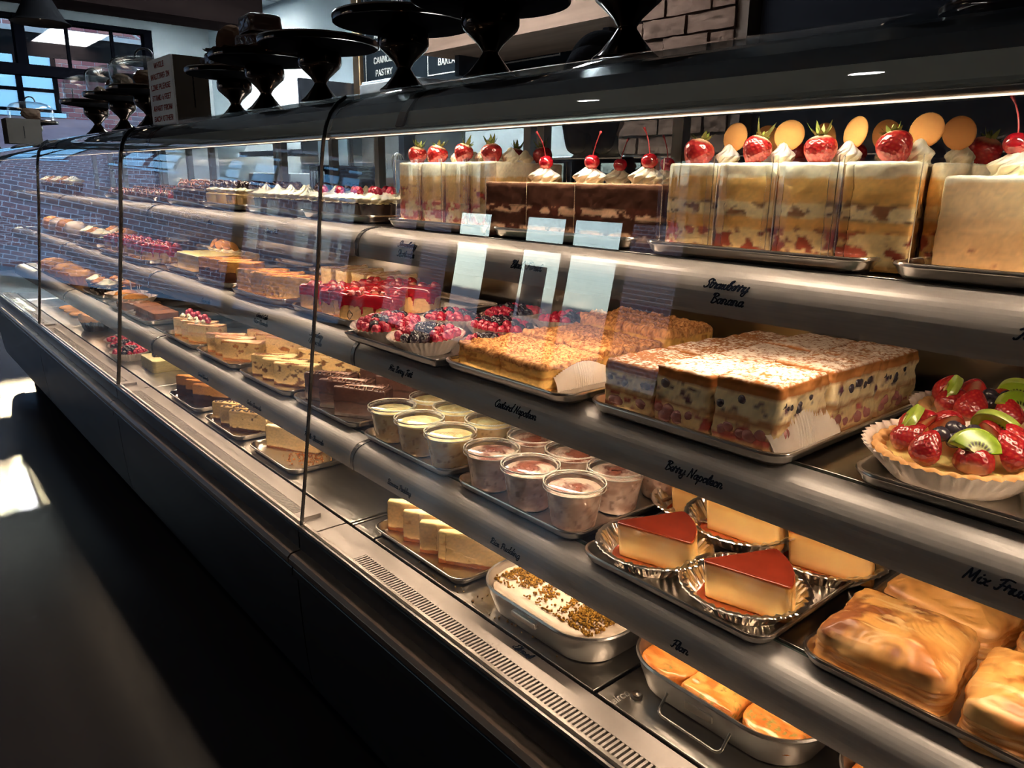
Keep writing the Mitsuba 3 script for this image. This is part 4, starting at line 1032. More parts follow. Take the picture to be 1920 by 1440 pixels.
for s in range(4):
    k = Kit()
    d0 = rough(0.0016, 90, 330 + s)
    def dd(P, N, K, s=s):
        return 0.0036 * 2 * (nz(P, 70, 330 + s, 3) - 0.5) * step(0, 0.006, P[:, 2]) + np.where((K > 0) | (P[:, 2] > 0.034), 0.0095 * (nz(P, 170, 340 + s, 3) - 0.45) + 0.006 * (nz(P, 30, 350 + s, 2) - 0.5), 0)
    o = rrect(0.106, 0.135, 0.008, 4)
    k.add('pastry', shape(cake(o, 0.042, n=210, nzr=18, nr=40, r=0.006, disp=dd, color=crumb_color(330 + s), round_corner=0), 'm_vc_matte', 60) if False else shape(cake(o, 0.042, n=210, nzr=18, nr=40, r=0.006, disp=dd, color=crumb_color(330 + s), round_corner=0), 'm_vc_matte', True))
    CUSTARD.append(k)

# flan in foil pans
def flan_kit(seed):
    k = Kit()
    k.add('foil_pan', S_FOIL)
    g = np.random.default_rng(seed)
    th = np.arange(96) * 2 * np.pi / 96
    k.add('caramel_pool', shape(revolve([(0.0585, 0.0030), (0.040, 0.0034), (0.010, 0.0034)], 64, None, False, True), 'm_caramel', 60))
    a = np.radians(np.linspace(-27, 27, 12))
    R = 0.118
    o = np.vstack([[[0.006, -0.004], [0.006, 0.004]], np.stack([R * np.cos(a[::-1]), R * np.sin(a[::-1])], 1)])[::-1]
    def colr(P, K, N):
        t = P[:, 2] / P[:, 2].max() + 0.03 * (nz(P, 60, seed) - 0.5)
        c = lerp(np.tile(C('#c27f38'), (len(P), 1)), C('#ecc07a'), step(0.0, 0.22, t))
        c = lerp(c, C('#e3ad5e'), step(0.7, 0.86, t))
        c = lerp(c, C('#9a3a14'), step(0.90, 0.955, t))
        top = lerp(np.tile(C('#400f06'), (len(P), 1)), C('#5c1b0d'), nz(P, 26, seed + 3))
        return np.where(K[:, None] > 0, top, c)
    m = cake(o, 0.052, n=120, nzr=20, nr=16, r=0.0022, disp=lambda P, N, K: 0.0012 * (nz(P, 50, seed) - 0.5), color=colr, round_corner=0.006)
    v = np.array(m[0]); v[:, 0] -= 0.060
    v[:, 0] += 0.006 * (1 - v[:, 2] / 0.052)
    k.add('flan', shape((v, m[1], m[2]), 'm_vc_gloss', True), mtx(0, 0, 0.0035), label='caramel topped flan wedge')
    return k
FLAN = [flan_kit(s) for s in (1, 2, 3)]

# puff pastry
def puff(seed, w=0.142, d=0.150, h=0.040):
    o = rrect(w, d, 0.02, 6)
    def disp(P, N, K):
        q = 1 - np.maximum(np.abs(P[:, 0]) / (w / 2), np.abs(P[:, 1]) / (d / 2))
        dome = np.where(K > 0, 0.014 * step(0, 0.55, q), 0)
        fold = 0.020 * (nz(P * (1, 1.6, 1), 15, seed, 2) - 0.5) * np.where(K > 0, 1, 0.5)
        flake = 0.0042 * (nz(P * (0.5, 1.2, 2.0), 75, seed + 2, 3) - 0.5) + np.where(K > 0, 0.0012 * np.abs(np.sin(40 * (nz(P * (1, 1.5, 1), 11, seed + 4, 2)))), 0)
        side = np.where(K > 0, 0, (0.004 * (nz(P * (0.5, 0.5, 6), 40, seed + 6, 2) - 0.5) + 0.012 * (nz(P * (1, 1, 0.6), 32, seed + 7, 3) - 0.6)) * step(0.002, 0.01, P[:, 2]))
        return dome + fold + flake + side
    def colr(P, K, N):
        f = nz(P * (1, 1, 0.6), 24, seed + 9, 4)
        c = lerp(np.tile(C('#c8924e'), (len(P), 1)), C('#9c602a'), step(0.42, 0.66, f))
        c = lerp(c, C('#683817'), step(0.54, 0.72, nz(P, 30, seed + 13, 3)))
        c = lerp(c, C('#d9b27a'), step(0.60, 0.75, nz(P * (0.4, 1.5, 1), 70, seed + 15, 3)) * 0.7)
        lay = step(0.35, 0.65, nz(P * (0.4, 0.4, 6), 45, seed + 6, 2))
        sd = lerp(np.tile(C('#a8672c'), (len(P), 1)), C('#e2b878'), lay)
        return np.where(K[:, None] > 0, c, 0.45 * sd + 0.55 * c)
    return shape(cake(o, h, n=190, nzr=26, nr=44, r=0.012, disp=disp, color=colr, round_corner=0), 'm_vc_satin', True)
PUFF = [puff(s) for s in (401, 402, 403)]

# tarts
def berry_tart(seed, n=36):
    k = Kit()
    k.add('paper_cup', S_PAPER)
    k.add('pastry', shape(revolve([(0.049, 0.001), (0.058, 0.014), (0.068, 0.026), (0.066, 0.029), (0.040, 0.032), (0.010, 0.038)], 60, None, True, True), 'm_pastry', 40))
    g = random.Random(seed)
    pts = []
    tries = 0
    while len(pts) < n and tries < 4000:
        tries += 1
        r, a = 0.062 * math.sqrt(g.random()), g.uniform(0, 2 * math.pi)
        p = (r * math.cos(a), r * math.sin(a))
        if all((p[0] - q[0]) ** 2 + (p[1] - q[1]) ** 2 > 0.0155 ** 2 for q in pts):
            pts.append(p)
    a0 = g.uniform(0, 6.28)
    for i, (x, y) in enumerate(pts):
        side = (x * math.cos(a0) + y * math.sin(a0)) / 0.056
        black = abs(side) < 0.42 and g.random() < 0.9
        z = 0.036 + 0.016 * (1 - math.hypot(x, y) / 0.062)
        M = mtx(x, y, z, g.uniform(0, 360), g.uniform(0.92, 1.12), g.uniform(-60, 60), g.uniform(-60, 60))
        k.add('blackberry' if black else 'raspberry', S_BLACK if black else S_RASP, M)
    return k
mat('m_pastry', proc(lambda p, n, uv: mix((0.42, 0.22, 0.085), (0.62, 0.38, 0.17), fbm(p.x * 70, p.y * 70, p.z * 70, 3))), 0.6)
BERRYTART = [berry_tart(s) for s in range(6)]
def crust_ring():
    n = 26 * 8
    th = np.arange(n) * 2 * np.pi / n
    rings = []
    for a in np.linspace(0, 2 * np.pi, 9, endpoint=False):
        r = 0.0752 + (0.0055 + 0.0012 * np.cos(26 * th + a)) * np.cos(a) + 0.0016 * np.cos(26 * th)
        z = 0.029 + (0.0055 + 0.0012 * np.cos(26 * th + a)) * np.sin(a) + 0.0012 * np.cos(26 * th)
        rings.append(np.stack([r * np.cos(th), r * np.sin(th), z], 1))
    rings.append(rings[0])
    return loft(rings, True)
S_CRUST = shape(crust_ring(), 'm_pastry', 50)
S_PAPERBIG = shape(pleated_cup(0.060, 0.092, 0.037, 46, 0.03), 'm_paper', 25)
def fruit_tart(seed):
    k = Kit()
    k.add('paper_cup', S_PAPERBIG)
    k.add('crust', S_CRUST)
    k.add('shell', shape(revolve([(0.055, 0.001), (0.065, 0.020), (0.072, 0.028)], 60, None, True), 'm_pastry', 40))
    k.add('custard', shape(revolve([(0.074, 0.0265), (0.050, 0.029), (0.010, 0.030)], 60, None, False, True), 'm_custard', 60))
    g = random.Random(seed)
    a0 = g.uniform(0, 360)
    for q in range(8):
        a = a0 + q * 45 + g.uniform(-8, 8)
        s = g.uniform(0.90, 1.12)
        k.add('strawberry_half', S_STRAWHALF[q % 3], mtx(0.060 * math.cos(math.radians(a)), 0.060 * math.sin(math.radians(a)), 0.029, a - 90 + g.uniform(-20, 20)) @ mtx(rx=g.uniform(18, 62), s=s))
    for q in range(3):
        a = a0 + 22 + q * 120
        k.add('kiwi_slice', S_KIWI, mtx(0.050 * math.cos(math.radians(a)), 0.050 * math.sin(math.radians(a)), 0.046, a + 90, 1.3) @ mtx(rx=60, rz=15))
    for q in range(8):
        a, r = q * 2.4, 0.006 * math.sqrt(q) + 0.002
        k.add('blueberry', S_BLUE, mtx(r * math.cos(a) * 1.3, r * math.sin(a) * 1.3, 0.047 + 0.006 * (q % 2), 50 * q, g.uniform(0.9, 1.1), g.uniform(-40, 40), g.uniform(-40, 40)))
    return k
mat('m_custard', '#e2c078', 0.25, spec=0.5)
FRUITTART = [fruit_tart(s) for s in (11, 12, 13, 14)]

# deep oval pans
def deep_pan(w, d, h, r):
    def ring(inset, z): return np.c_[rrect(w - 2 * inset, d - 2 * inset, max(r - inset, 0.01), 14), np.full(56, z)]
    return loft([ring(0.022, 0.0), ring(0.016, 0.004), ring(0.006, h * 0.6), ring(0.003, h - 0.004), ring(0.0, h - 0.003), ring(-0.0015, h), ring(0.0, h + 0.003), ring(0.003, h + 0.002), ring(0.0045, h - 0.003), ring(0.009, h * 0.6), ring(0.020, 0.004)], True, True, True)
# ------------------------------------------------------------------ food: what lies where
ORD = ['first', 'second', 'third', 'fourth', 'fifth', 'sixth', 'seventh', 'eighth', 'ninth', 'tenth', 'eleventh', 'twelfth']
LEVEL = ['lowest', 'middle', 'top']
gp = random.Random(77)
def tray(x, yf, z, what, S=S_TRAY, depth=0.42, rz=0.0):
    single('serving_tray', S, f'rolled rim steel tray under the {what}', 'tray', 'steel trays in the case', mtx(x, yf + depth / 2, z, rz))
    return z + TRAY_FLOOR
def row(name, cat, kits, xs, yf, z, what, group, rz=0, jit=2.0, dy=0.0):
    for i, x in enumerate(xs):
        lab = what.format(n=ORD[i], o=('leftmost' if i == 0 else 'rightmost' if i == len(xs) - 1 else ORD[i] + ' from the left'))
        kits[i % len(kits)].place(name, lab, cat, group, mtx(x, yf + dy * i, z, rz + gp.uniform(-jit, jit)))
Z0, Z1, Z2, Z3 = ZD, ZS[0], ZS[1], ZS[2]

# top shelf, nearest unit
z = tray(-1.165, 0.795, Z3, 'strawberry shortcake slices')
row('strawberry_shortcake_slice', 'cake slice', STRAWSHORT, [-1.276, -1.200, -1.124, -1.048], 0.835, z, 'strawberry shortcake slice topped with a strawberry, {o} of the front row', 'strawberry shortcake slices')
row('strawberry_shortcake_slice', 'cake slice', STRAWSHORT[2:] + STRAWSHORT[:2], [-1.238, -1.162, -1.086], 1.026, z, 'strawberry shortcake slice behind the front row, {o} of the back row', 'strawberry shortcake slices', rz=180, dy=0.0)
z = tray(-0.845, 0.800, Z3, 'black forest slices')
row('black_forest_slice', 'cake slice', BLACKFOREST, [-0.885, -0.785, -0.675], 0.872, z, 'dark chocolate and cream layer slice with cherry, {o} in the front row', 'black forest slices', rz=108)
row('black_forest_slice', 'cake slice', BLACKFOREST[1:] + BLACKFOREST[:1], [-0.86, -0.76], 1.02, z, 'dark chocolate slice with cherry in the back row, {o}', 'black forest slices', rz=105)
z = tray(-0.510, 0.790, Z3, 'strawberry banana slices')
row('strawberry_banana_slice', 'cake slice', STRAWBAN, [-0.612, -0.532, -0.452, -0.372], 0.832, z, 'tall strawberry banana slice with wafer, {o} of the front four', 'strawberry banana slices')
row('strawberry_banana_slice', 'cake slice', STRAWBAN[1:] + STRAWBAN[:1], [-0.572, -0.492, -0.412], 1.024, z, 'strawberry banana slice of the back row, {o}', 'strawberry banana slices', rz=180)
z = tray(-0.185, 0.785, Z3, 'tres leches slices')
row('tres_leches_slice', 'cake slice', TRES, [-0.262, -0.155, -0.048], 0.835, z, 'plain white frosted slice with cherry, {o} of its row', 'white frosted slices')
FRUITCUP = Kit()
FRUITCUP.merge(STRAWBAN[3], np.eye(4))
FRUITCUP.place('strawberry_banana_slice', 'strawberry cake slice with a round wafer, behind the white frosted slices', 'cake slice', 'strawberry banana slices', mtx(-0.332, 1.022, z, 180))

# middle shelf, nearest unit
z = tray(-1.165, 0.700, Z2, 'mixed berry tarts', S_TRAYFLAT, 0.44)
for i, (x, y, sc_, lab) in enumerate([(-1.268, 0.775, 0.90, 'leftmost of the front row, beside the glazed cheesecake'), (-1.132, 0.772, 0.88, 'middle of the front row'), (-1.052, 0.850, 0.62, 'small one against the crumb napoleons'), (-1.250, 0.915, 0.86, 'left one of the second row'),
                                 (-1.115, 0.935, 0.86, 'right one of the second row'), (-1.215, 1.055, 0.88, 'left one of the back row'), (-1.075, 1.080, 0.88, 'right one of the back row, its paper lifted')]):
    BERRYTART[i % 6].place('berry_tart', f'mixed berry tart in white paper, {lab}', 'tart', 'mixed berry tarts', mtx(x, y, z, 37 * i, sc_, (5, 3, 2, 0, 3, 0, 6)[i], (2, -2, 0, 3, 0, 4, 0)[i]))
z = tray(-0.868, 0.718, Z2, 'custard napoleons')
n = 0
for j in range(3):
    for i in range(2):
        CUSTARD[(i + 2 * j) % 4].place('custard_napoleon', f'crumb covered custard napoleon, {("left", "right")[i]} one of the {("front", "middle", "back")[j]} pair', 'pastry', 'custard napoleons', mtx(-0.950 + 0.108 * i + 0.006 * j, 0.812 + 0.139 * j, z, gp.uniform(-2, 2), (1, 1, (1.0, 1.12, 1.5)[j] - 0.04 * i)))
z = tray(-0.545, 0.735, Z2, 'berry napoleons')
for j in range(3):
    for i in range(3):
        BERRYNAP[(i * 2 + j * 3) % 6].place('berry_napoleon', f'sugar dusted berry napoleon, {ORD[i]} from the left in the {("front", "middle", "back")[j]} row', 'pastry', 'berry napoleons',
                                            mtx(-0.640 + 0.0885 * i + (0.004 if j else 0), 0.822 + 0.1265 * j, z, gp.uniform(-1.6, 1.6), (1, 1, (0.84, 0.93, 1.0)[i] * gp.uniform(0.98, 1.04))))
S_NAPPAPER = shape(pleated_cup(0.05, 0.085, 0.05, 30, 0.03), 'm_paper', 25)
def pleat_sheet(w, h, n):
    x = np.linspace(-w / 2, w / 2, n * 4)
    V = []
    for t in np.linspace(0, 1, 6):
        top = h * (0.55 + 0.45 * np.sin((x / w + 0.5) * np.pi))
        V.append(np.stack([x, 0.0030 * np.sin(x / w * n * 2 * np.pi) + 0.014 * t ** 2, t * top], 1))
    return loft(V, False)
S_PLEAT = shape(pleat_sheet(0.15, 0.050, 26), 'm_paper', 30)
single('baking_paper', S_PLEAT, 'pleated white paper leaning on the right face of the berry napoleons', 'paper', None, mtx(-0.412, 0.830, z, 90))
single('baking_paper', S_PLEAT, 'pleated white paper leaning on the right face of the custard napoleons', 'paper', None, mtx(-0.778, 0.825, z, 90, (0.8, 0.7, 0.75)))
z = tray(-0.185, 0.765, Z2, 'mixed fruit tarts')
for i, (x, y, lab) in enumerate([(-0.266, 0.868, 'front left on its tray'), (-0.292, 1.055, 'behind the front left one'), (-0.090, 0.875, 'at the right edge of the photo'), (-0.110, 1.07, 'back right on its tray')]):
    FRUITTART[i].place('fruit_tart', f'strawberry, kiwi and blueberry tart with a fluted crust, {lab}', 'tart', 'mixed fruit tarts', mtx(x, y, z, 0, 1, 3 if i == 0 else 0))

# lowest shelf, nearest unit
z = tray(-1.195, 0.742, Z1, 'banana pudding cups')
for i, (x, y, lab) in enumerate([(-1.293, 0.792, 'front left'), (-1.190, 0.790, 'front middle'), (-1.086, 0.790, 'front right'), (-1.208, 0.895, 'middle of the second row'), (-1.098, 0.895, 'right end of the second row'), (-1.300, 0.898, 'left end of the second row')]):
    BANANA[i % 3].place('pudding_cup', f'lidded cup of yellow banana pudding, {lab}', 'cup', 'banana pudding cups', mtx(x, y, z, 50 * i))
z = tray(-0.865, 0.742, Z1, 'rice pudding cups')
for i, (x, y, lab) in enumerate([(-0.966, 0.792, 'left end of the front row'), (-0.864, 0.792, 'middle of the front row'), (-0.763, 0.794, 'right end of the front row'), (-0.972, 0.898, 'left end of the second row'), (-0.870, 0.898, 'middle of the second row'), (-0.766, 0.896, 'right end of the second row'), (-0.752, 1.002, 'alone in the third row')]):
    RICE[i % 3].place('pudding_cup', f'lidded cup of cinnamon dusted rice pudding, {lab}', 'cup', 'rice pudding cups', mtx(x, y, z, 70 * i))
z = tray(-0.535, 0.722, Z1, 'flan pans')
for i, (x, y, r, lab, dz) in enumerate([(-0.612, 0.806, 42, 'front left, next to the rice puddings', 0), (-0.463, 0.806, 40, 'front right, nearest to the glass', 0), (-0.556, 0.940, 35, 'second row left, resting on other rims', 0.020), (-0.440, 0.975, 38, 'second row right', 0), (-0.655, 0.985, 50, 'back left, mostly hidden', 0)]):
    FLAN[i % 3].place('flan', f'flan wedge in a crimped foil pan, {lab}', 'flan', 'flans in foil pans', mtx(x, y, z + dz, r, 1, 3 if dz else 0))
z = tray(-0.206, 0.742, Z1, 'puff pastries')
for i, (x, y, r, lab) in enumerate([(-0.280, 0.832, 4, 'large and folded, front left on its tray'), (-0.270, 0.990, -5, 'behind the front left one'), (-0.128, 0.828, 8, 'at the lower right corner of the photo'), (-0.118, 0.985, -3, 'back right on its tray')]):
    single('puff_pastry', PUFF[i % 3], f'golden brown flaky puff pastry, {lab}', 'pastry', 'puff pastries', mtx(x, y, z, r))

# floor of the case, nearest unit
z = tray(-1.115, 0.715, Z0, 'plain cheesecake slices')
for i, (x, y) in enumerate([(-1.143, 0.846), (-1.081, 0.844), (-1.019, 0.842), (-0.957 - 0.006, 0.846)]):
    PLAINCHEESE[i % 2].place('cheesecake_slice', f'plain yellow cheesecake slice in clear film, {ORD[i]} from the left on the lowest tray', 'cake slice', 'plain cheesecake slices', mtx(x, y, z, 131))
PLAINCHEESE[0].place('cheesecake_slice', 'plain yellow cheesecake slice behind the row of four', 'cake slice', 'plain cheesecake slices', mtx(-0.975, 0.955, z, 131))
def round_path(p, r):
    p = [np.array(q, float) for q in p]; out = [p[0]]
    for a, b, c in zip(p[:-2], p[1:-1], p[2:]):
        u, w = (a - b) / np.linalg.norm(a - b), (c - b) / np.linalg.norm(c - b)
        out += [(1 - t) ** 2 * (b + u * r) + 2 * t * (1 - t) * b + t * t * (b + w * r) for t in np.linspace(0, 1, 7)]
    return np.array(out + [p[-1]])
PW, PD, PH, PR = 0.285, 0.40, 0.052, 0.075
def pan(x, y, zz, cat_label, key_label, handle, fill):
    k = Kit()
    k.add('pan', shape(deep_pan(PW, PD, PH, PR), 'm_pan', 50))
    h = PH - 0.006
    for sy in (-1, 1):
        if handle == 'wire':
            pts = round_path([(-0.05, 0, 0), (-0.05, sy * 0.020, -0.022), (0.05, sy * 0.020, -0.022), (0.05, 0, 0)], 0.010)
            k.add('handle', shape(tube(pts, 0.0022, 8), 'm_trim', 50), mtx(0, sy * (PD / 2 - 0.004), h - 0.016))
            k.add('handle_clip', shape(rbx(-0.022, 0.022, -0.003, 0.003, -0.006, 0.006, 0.0015, 4), 'm_trim', 30), mtx(0, sy * (PD / 2 - 0.006), h - 0.016))
        else:
            k.add('handle', shape(rbx(-0.028, 0.028, -0.005, 0.005, -0.004, 0.006, 0.002, 4), 'm_trim', 30), mtx(0, sy * (PD / 2 - 0.002), h - 0.010))
    fill(k)
    k.place('deep_pan', key_label, cat_label, None, mtx(x, y, zz))
def fill_ekmek(k):
    o = rrect(PW - 0.024, PD - 0.024, PR - 0.012, 12)
    def disp(P, N, K):
        g = np.minimum(np.abs((P[:, 0] + 0.5 * PW) % (PW / 3) - 0.0), 1)
        gx = np.abs(((P[:, 0] / (PW / 3)) + 0.5) % 1 - 0.5) * PW / 3
        gy = np.abs(((P[:, 1] / (PD / 4)) + 0.5) % 1 - 0.5) * PD / 4
        return np.where(K > 0, 0.004 * (nz(P, 28, 5) - 0.5) + 0.0025 * np.sin(P[:, 1] * 160 + 9 * nz(P, 16, 6)) * 0.35, 0)
    k.add('cream_top', shape(cake(o, PH - 0.030, n=160, nzr=4, nr=50, r=0.008, disp=disp, round_corner=0), 'm_whitecream', True), mtx(0, 0, 0.026))
    g = np.random.default_rng(8)
    ms = []
    base = trimesh.creation.icosphere(0, 0.0023)
    b2 = trimesh.creation.icosphere(0, 0.0016)
    n = 0
    while n < 7500:
        p = np.array([g.uniform(-PW / 2 + 0.03, PW / 2 - 0.03), g.uniform(-PD / 2 + 0.03, PD / 2 - 0.03)])
        gx = abs(((p[0] / 0.083) + 0.5) % 1 - 0.5); gy = abs(((p[1] / 0.105) + 0.5) % 1 - 0.5)
        d = nz(np.array([[p[0], p[1], 0.0]]), 22, 44, 2)[0]
        if g.random() > (step(0.26, 0.54, d) * 0.97 + 0.03) * step(0.50, 0.36, gx) * step(0.50, 0.42, gy):
            continue
        m = (base if g.random() < 0.4 else b2).copy()
        m.vertices = m.vertices * g.uniform(0.6, 1.3, 3) + [p[0], p[1], PH - 0.0025 + g.uniform(0, 0.0025)]
        ms.append(m); n += 1
    v, f = np.vstack([m.vertices for m in ms]), np.vstack([m.faces + 12 * i for i, m in enumerate(ms)])
    cl = np.repeat(np.array([C(c) for c in ('#77541f', '#8f6a2c', '#5f4519', '#9a7436')])[g.integers(0, 4, len(ms))], 12, axis=0)
    k.add('pistachio_crumbs', shape((v, f, cl), 'm_vc_matte', True), label='chopped golden nuts sprinkled on the cream', kind='stuff')
mat('m_whitecream', '#cdbca6', 0.5, spec=0.4)
pan(-0.780, 0.908, Z0, 'pan', 'deep oval aluminium pan of white cream topped with chopped nuts', 'tab', fill_ekmek)
def fill_filo(k):
    g = random.Random(3)
    for i in range(3):
        for j in range(4):
            w, d = (PW - 0.032) / 3 - 0.002, (PD - 0.032) / 4 - 0.002
            def colr(P, K, N, s=i * 7 + j):
                c = lerp(np.tile(C('#b8692c'), (len(P), 1)), C('#d18e4a'), step(0.3, 0.7, nz(P * (1, 2.5, 1), 45, s, 4)))
                c = lerp(c, C('#8f4c1e'), step(0.60, 0.72, nz(P, 30, s + 5, 3)) * 0.8)
                return lerp(c, C('#76713a'), step(0.66, 0.70, nz(P, 260, s + 9, 1)) * step(0.5, 0.6, nz(P, 22, s + 11, 1)) * 0.9)
            def disp(P, N, K, s=i * 7 + j):
                return np.where(K > 0, 0.007 * (nz(P * (1, 2.2, 1), 30, s, 3) - 0.5) + 0.0004 * np.sin(P[:, 1] * 500 + 12 * nz(P, 25, s)), 0)
            o = rrect(w, d, 0.034 if (i, j) in ((0, 0), (2, 0), (0, 3), (2, 3)) else 0.006, 5)
            k.add('filo_piece', shape(cake(o, PH - 0.034 + 0.002 * ((i + j) % 2), n=90, nzr=6, nr=22, r=0.005, disp=disp, color=colr, round_corner=0), 'm_vc_gloss2', True), mtx(-(PW - 0.032) / 3 + i * (PW - 0.032) / 3, -(PD - 0.032) * 3 / 8 + j * (PD - 0.032) / 4, 0.026))
mat('m_vc_gloss2', VC, 0.26, spec=0.5)
pan(-0.478, 0.945, Z0, 'pan', 'deep aluminium pan of golden filo pastry with a wire handle', 'wire', fill_filo)
pan(-0.170, 0.945, Z0, 'pan', 'deep pan of orange pastry cut off by the bottom edge of the photo', 'wire', fill_filo)
# stud on the deck
single('deck_stud', shape(revolve([(0.009, 0), (0.009, 0.003), (0.007, 0.0055), (0.002, 0.0062)], 24, None, True, True), 'm_trim', 40), 'small round steel stud on the case floor beside the filo pan', 'stud', None, mtx(-0.575, 0.742, Z0 + 0.0002))
put('display_case_003__deck_plate__lettering', shape(lettering('airco', 0.012, 0.036), 'm_chalk', False), mtx(-0.628 + 0.045, 0.722, ZD + 0.0003, 90))

# second unit
z = tray(-1.555, 0.762, Z2, 'glazed strawberry cheesecake slices')
row('strawberry_cheesecake_slice', 'cake slice', STRAWCHEESE, [-1.575, -1.475, -1.385], 0.872, z, 'cheesecake slice under glossy red strawberry glaze, {o} of the front row', 'glazed strawberry cheesecake slices', rz=128)
row('strawberry_cheesecake_slice', 'cake slice', STRAWCHEESE[1:] + STRAWCHEESE[:1], [-1.56, -1.46], 1.02, z, 'red glazed cheesecake slice of the back row, {o}', 'glazed strawberry cheesecake slices', rz=125)
z = tray(-1.915, 0.755, Z2, 'crumb topped carrot slices')
row('carrot_cake_slice', 'cake slice', CARROT, [-1.945, -1.855, -1.765], 0.868, z, 'tan slice with rough crumb top, {o} of the front row', 'nut crumb slices', rz=128)
row('nut_crumb_slice', 'cake slice', NUTCRUMB, [-1.97, -1.88, -1.79, -1.71], 1.0, z, 'pale slice with coarse nut topping behind the carrot slices, {o}', 'pale nut slices', rz=-3)
z = tray(-2.255, 0.770, Z2, 'chocolate mousse slices', S_TRAYNARROW, 0.40)
row('mousse_slice', 'cake slice', CHOCMOUSSE, [-2.28, -2.20, -2.12], 0.872, z, 'dark chocolate slice under caramel mousse, {o} of three', 'chocolate mousse slices', rz=128)
z = tray(-2.59, 0.785, Z2, 'yellow cream cake')
LEM = Kit()
LEM.add('cake', shape(cake(rrect(0.25, 0.20, 0.02, 5), 0.058, disp=rough(0.0012, 50, 500), color=sponge_color([(0, '#c99a50'), (0.1, '#dcb668'), (0.9, '#e3c27a')], 500, None, '#e6c98a'), round_corner=0), 'm_vc_satin', True))
for i in range(4):
    LEM.add('cream_swirl', S_ROS[2], mtx(-0.09 + 0.06 * i, 0.03, 0.057, 30 * i, 1.0))
    LEM.add('wafer', S_WAFER, mtx(-0.085 + 0.06 * i, 0.02, 0.084, 40 * i) @ mtx(rx=50))
LEM.place('cream_cake', 'yellow cream cake block with wafers standing in piped cream', 'cake', None, mtx(-2.60, 0.925, z))
z = tray(-1.545, 0.748, Z1, 'chocolate cake slices')
row('chocolate_cake_slice', 'cake slice', CHOCSLICE, [-1.575, -1.497, -1.42], 0.862, z, 'brown chocolate cake slice with piped drizzle, {o} of the front row', 'chocolate cake slices', rz=128)
row('chocolate_cake_slice', 'cake slice', CHOCSLICE, [-1.53, -1.45], 0.99, z, 'chocolate cake slice of the back row, {o}', 'chocolate cake slices', rz=128)
z = tray(-1.870, 0.742, Z1, 'cookie cheesecake slices')
row('cookie_cheesecake_slice', 'cake slice', COOKIESLICE, [-1.895, -1.828, -1.76], 0.858, z, 'marbled cookie cheesecake slice, {o} of the front row', 'cookie cheesecake slices', rz=128)
row('cookie_cheesecake_slice', 'cake slice', COOKIESLICE_SW, [-1.88, -1.81, -1.745], 0.985, z, 'cookie cheesecake slice with cream and chocolate chunks, {o} of the back row', 'cookie cheesecake slices', rz=128)
z = tray(-2.220, 0.745, Z1, 'caramel slices')
row('caramel_slice', 'cake slice', CARASLICE, [-2.255, -2.19, -2.12], 0.860, z, 'caramel streaked cheesecake slice, {o} of the front row', 'caramel slices', rz=128)
row('caramel_slice', 'cake slice', CARASLICE[1:] + CARASLICE[:1], [-2.24, -2.17, -2.10], 0.985, z, 'caramel slice of the back row, {o}', 'caramel slices', rz=128)
z = tray(-2.545, 0.745, Z1, 'raspberry topped slices')
row('raspberry_slice', 'cake slice', RASPSLICE, [-2.575, -2.505, -2.435], 0.862, z, 'tan layer slice with cream and raspberries, {o} of three', 'raspberry topped slices', rz=128)
z = tray(-1.775, 0.712, Z0, 'single caramel cheesecake slice', S_TRAYNARROW, 0.40)
SMOOTHCHEESE[0].place('cheesecake_slice', 'single smooth cheesecake slice alone on a tray with crumbs', 'cake slice', None, mtx(-1.765, 0.862, z, 128))
def crumbs(n, seed, sx, sy, cols):
    g = np.random.default_rng(seed); V, F, cl = [], [], []
    b = trimesh.creation.icosphere(0, 1.0)
    for i in range(n):
        p = g.normal(0, 1, 2) * (sx, sy); s = g.uniform(0.0008, 0.0030) * g.uniform(0.6, 1.2, 3)
        V.append(b.vertices * s + [p[0], p[1], s[2] * 0.8]); F.append(b.faces + 12 * i); cl.append(np.tile(C(cols[g.integers(len(cols))]), (12, 1)))
    return np.vstack(V), np.vstack(F), np.vstack(cl)
single('cake_crumbs', shape(crumbs(150, 3, 0.030, 0.022, ['#a5673a', '#8a5230', '#c48a52']), 'm_vc_matte', True), 'brown crumbs left on the nearly empty tray', 'crumbs', None, mtx(-1.735, 0.80, z, 20), 'stuff')
single('cake_crumbs', shape(crumbs(120, 4, 0.05, 0.03, ['#d2b98c', '#b89a68']), 'm_vc_matte', True), 'pale crumbs scattered at the right of the nearly empty tray', 'crumbs', None, mtx(-1.695, 0.90, z, -10), 'stuff')
single('cake_crumbs', shape(crumbs(34, 5, 0.10, 0.012, ['#d2b98c', '#8a6a48']), 'm_vc_matte', True), 'few crumbs on the case floor before the cream pan', 'crumbs', None, mtx(-0.93, 0.725, Z0), 'stuff')
z = tray(-2.095, 0.705, Z0, 'chip cheesecake slices', S_TRAYNARROW, 0.40)
row('chip_cheesecake_slice', 'cake slice', CHIPCHEESE, [-2.118, -2.056, -1.994], 0.818, z, 'cheesecake slice speckled with chocolate chips, {o} of the front row', 'chip cheesecake slices', rz=131)
row('chip_cheesecake_slice', 'cake slice', CHIPCHEESE, [-2.09, -2.03], 0.945, z, 'chip cheesecake slice of the back row, {o}', 'chip cheesecake slices', rz=131)
z = tray(-2.43, 0.705, Z0, 'dark cake slices beside the chip cheesecakes', S_TRAYNARROW, 0.40)
row('dark_cake_slice', 'cake slice', CHOCMOUSSE, [-2.45, -2.37, -2.30], 0.825, z, 'dark chocolate slice on the case floor, {o} of three', 'dark slices on the floor', rz=131)
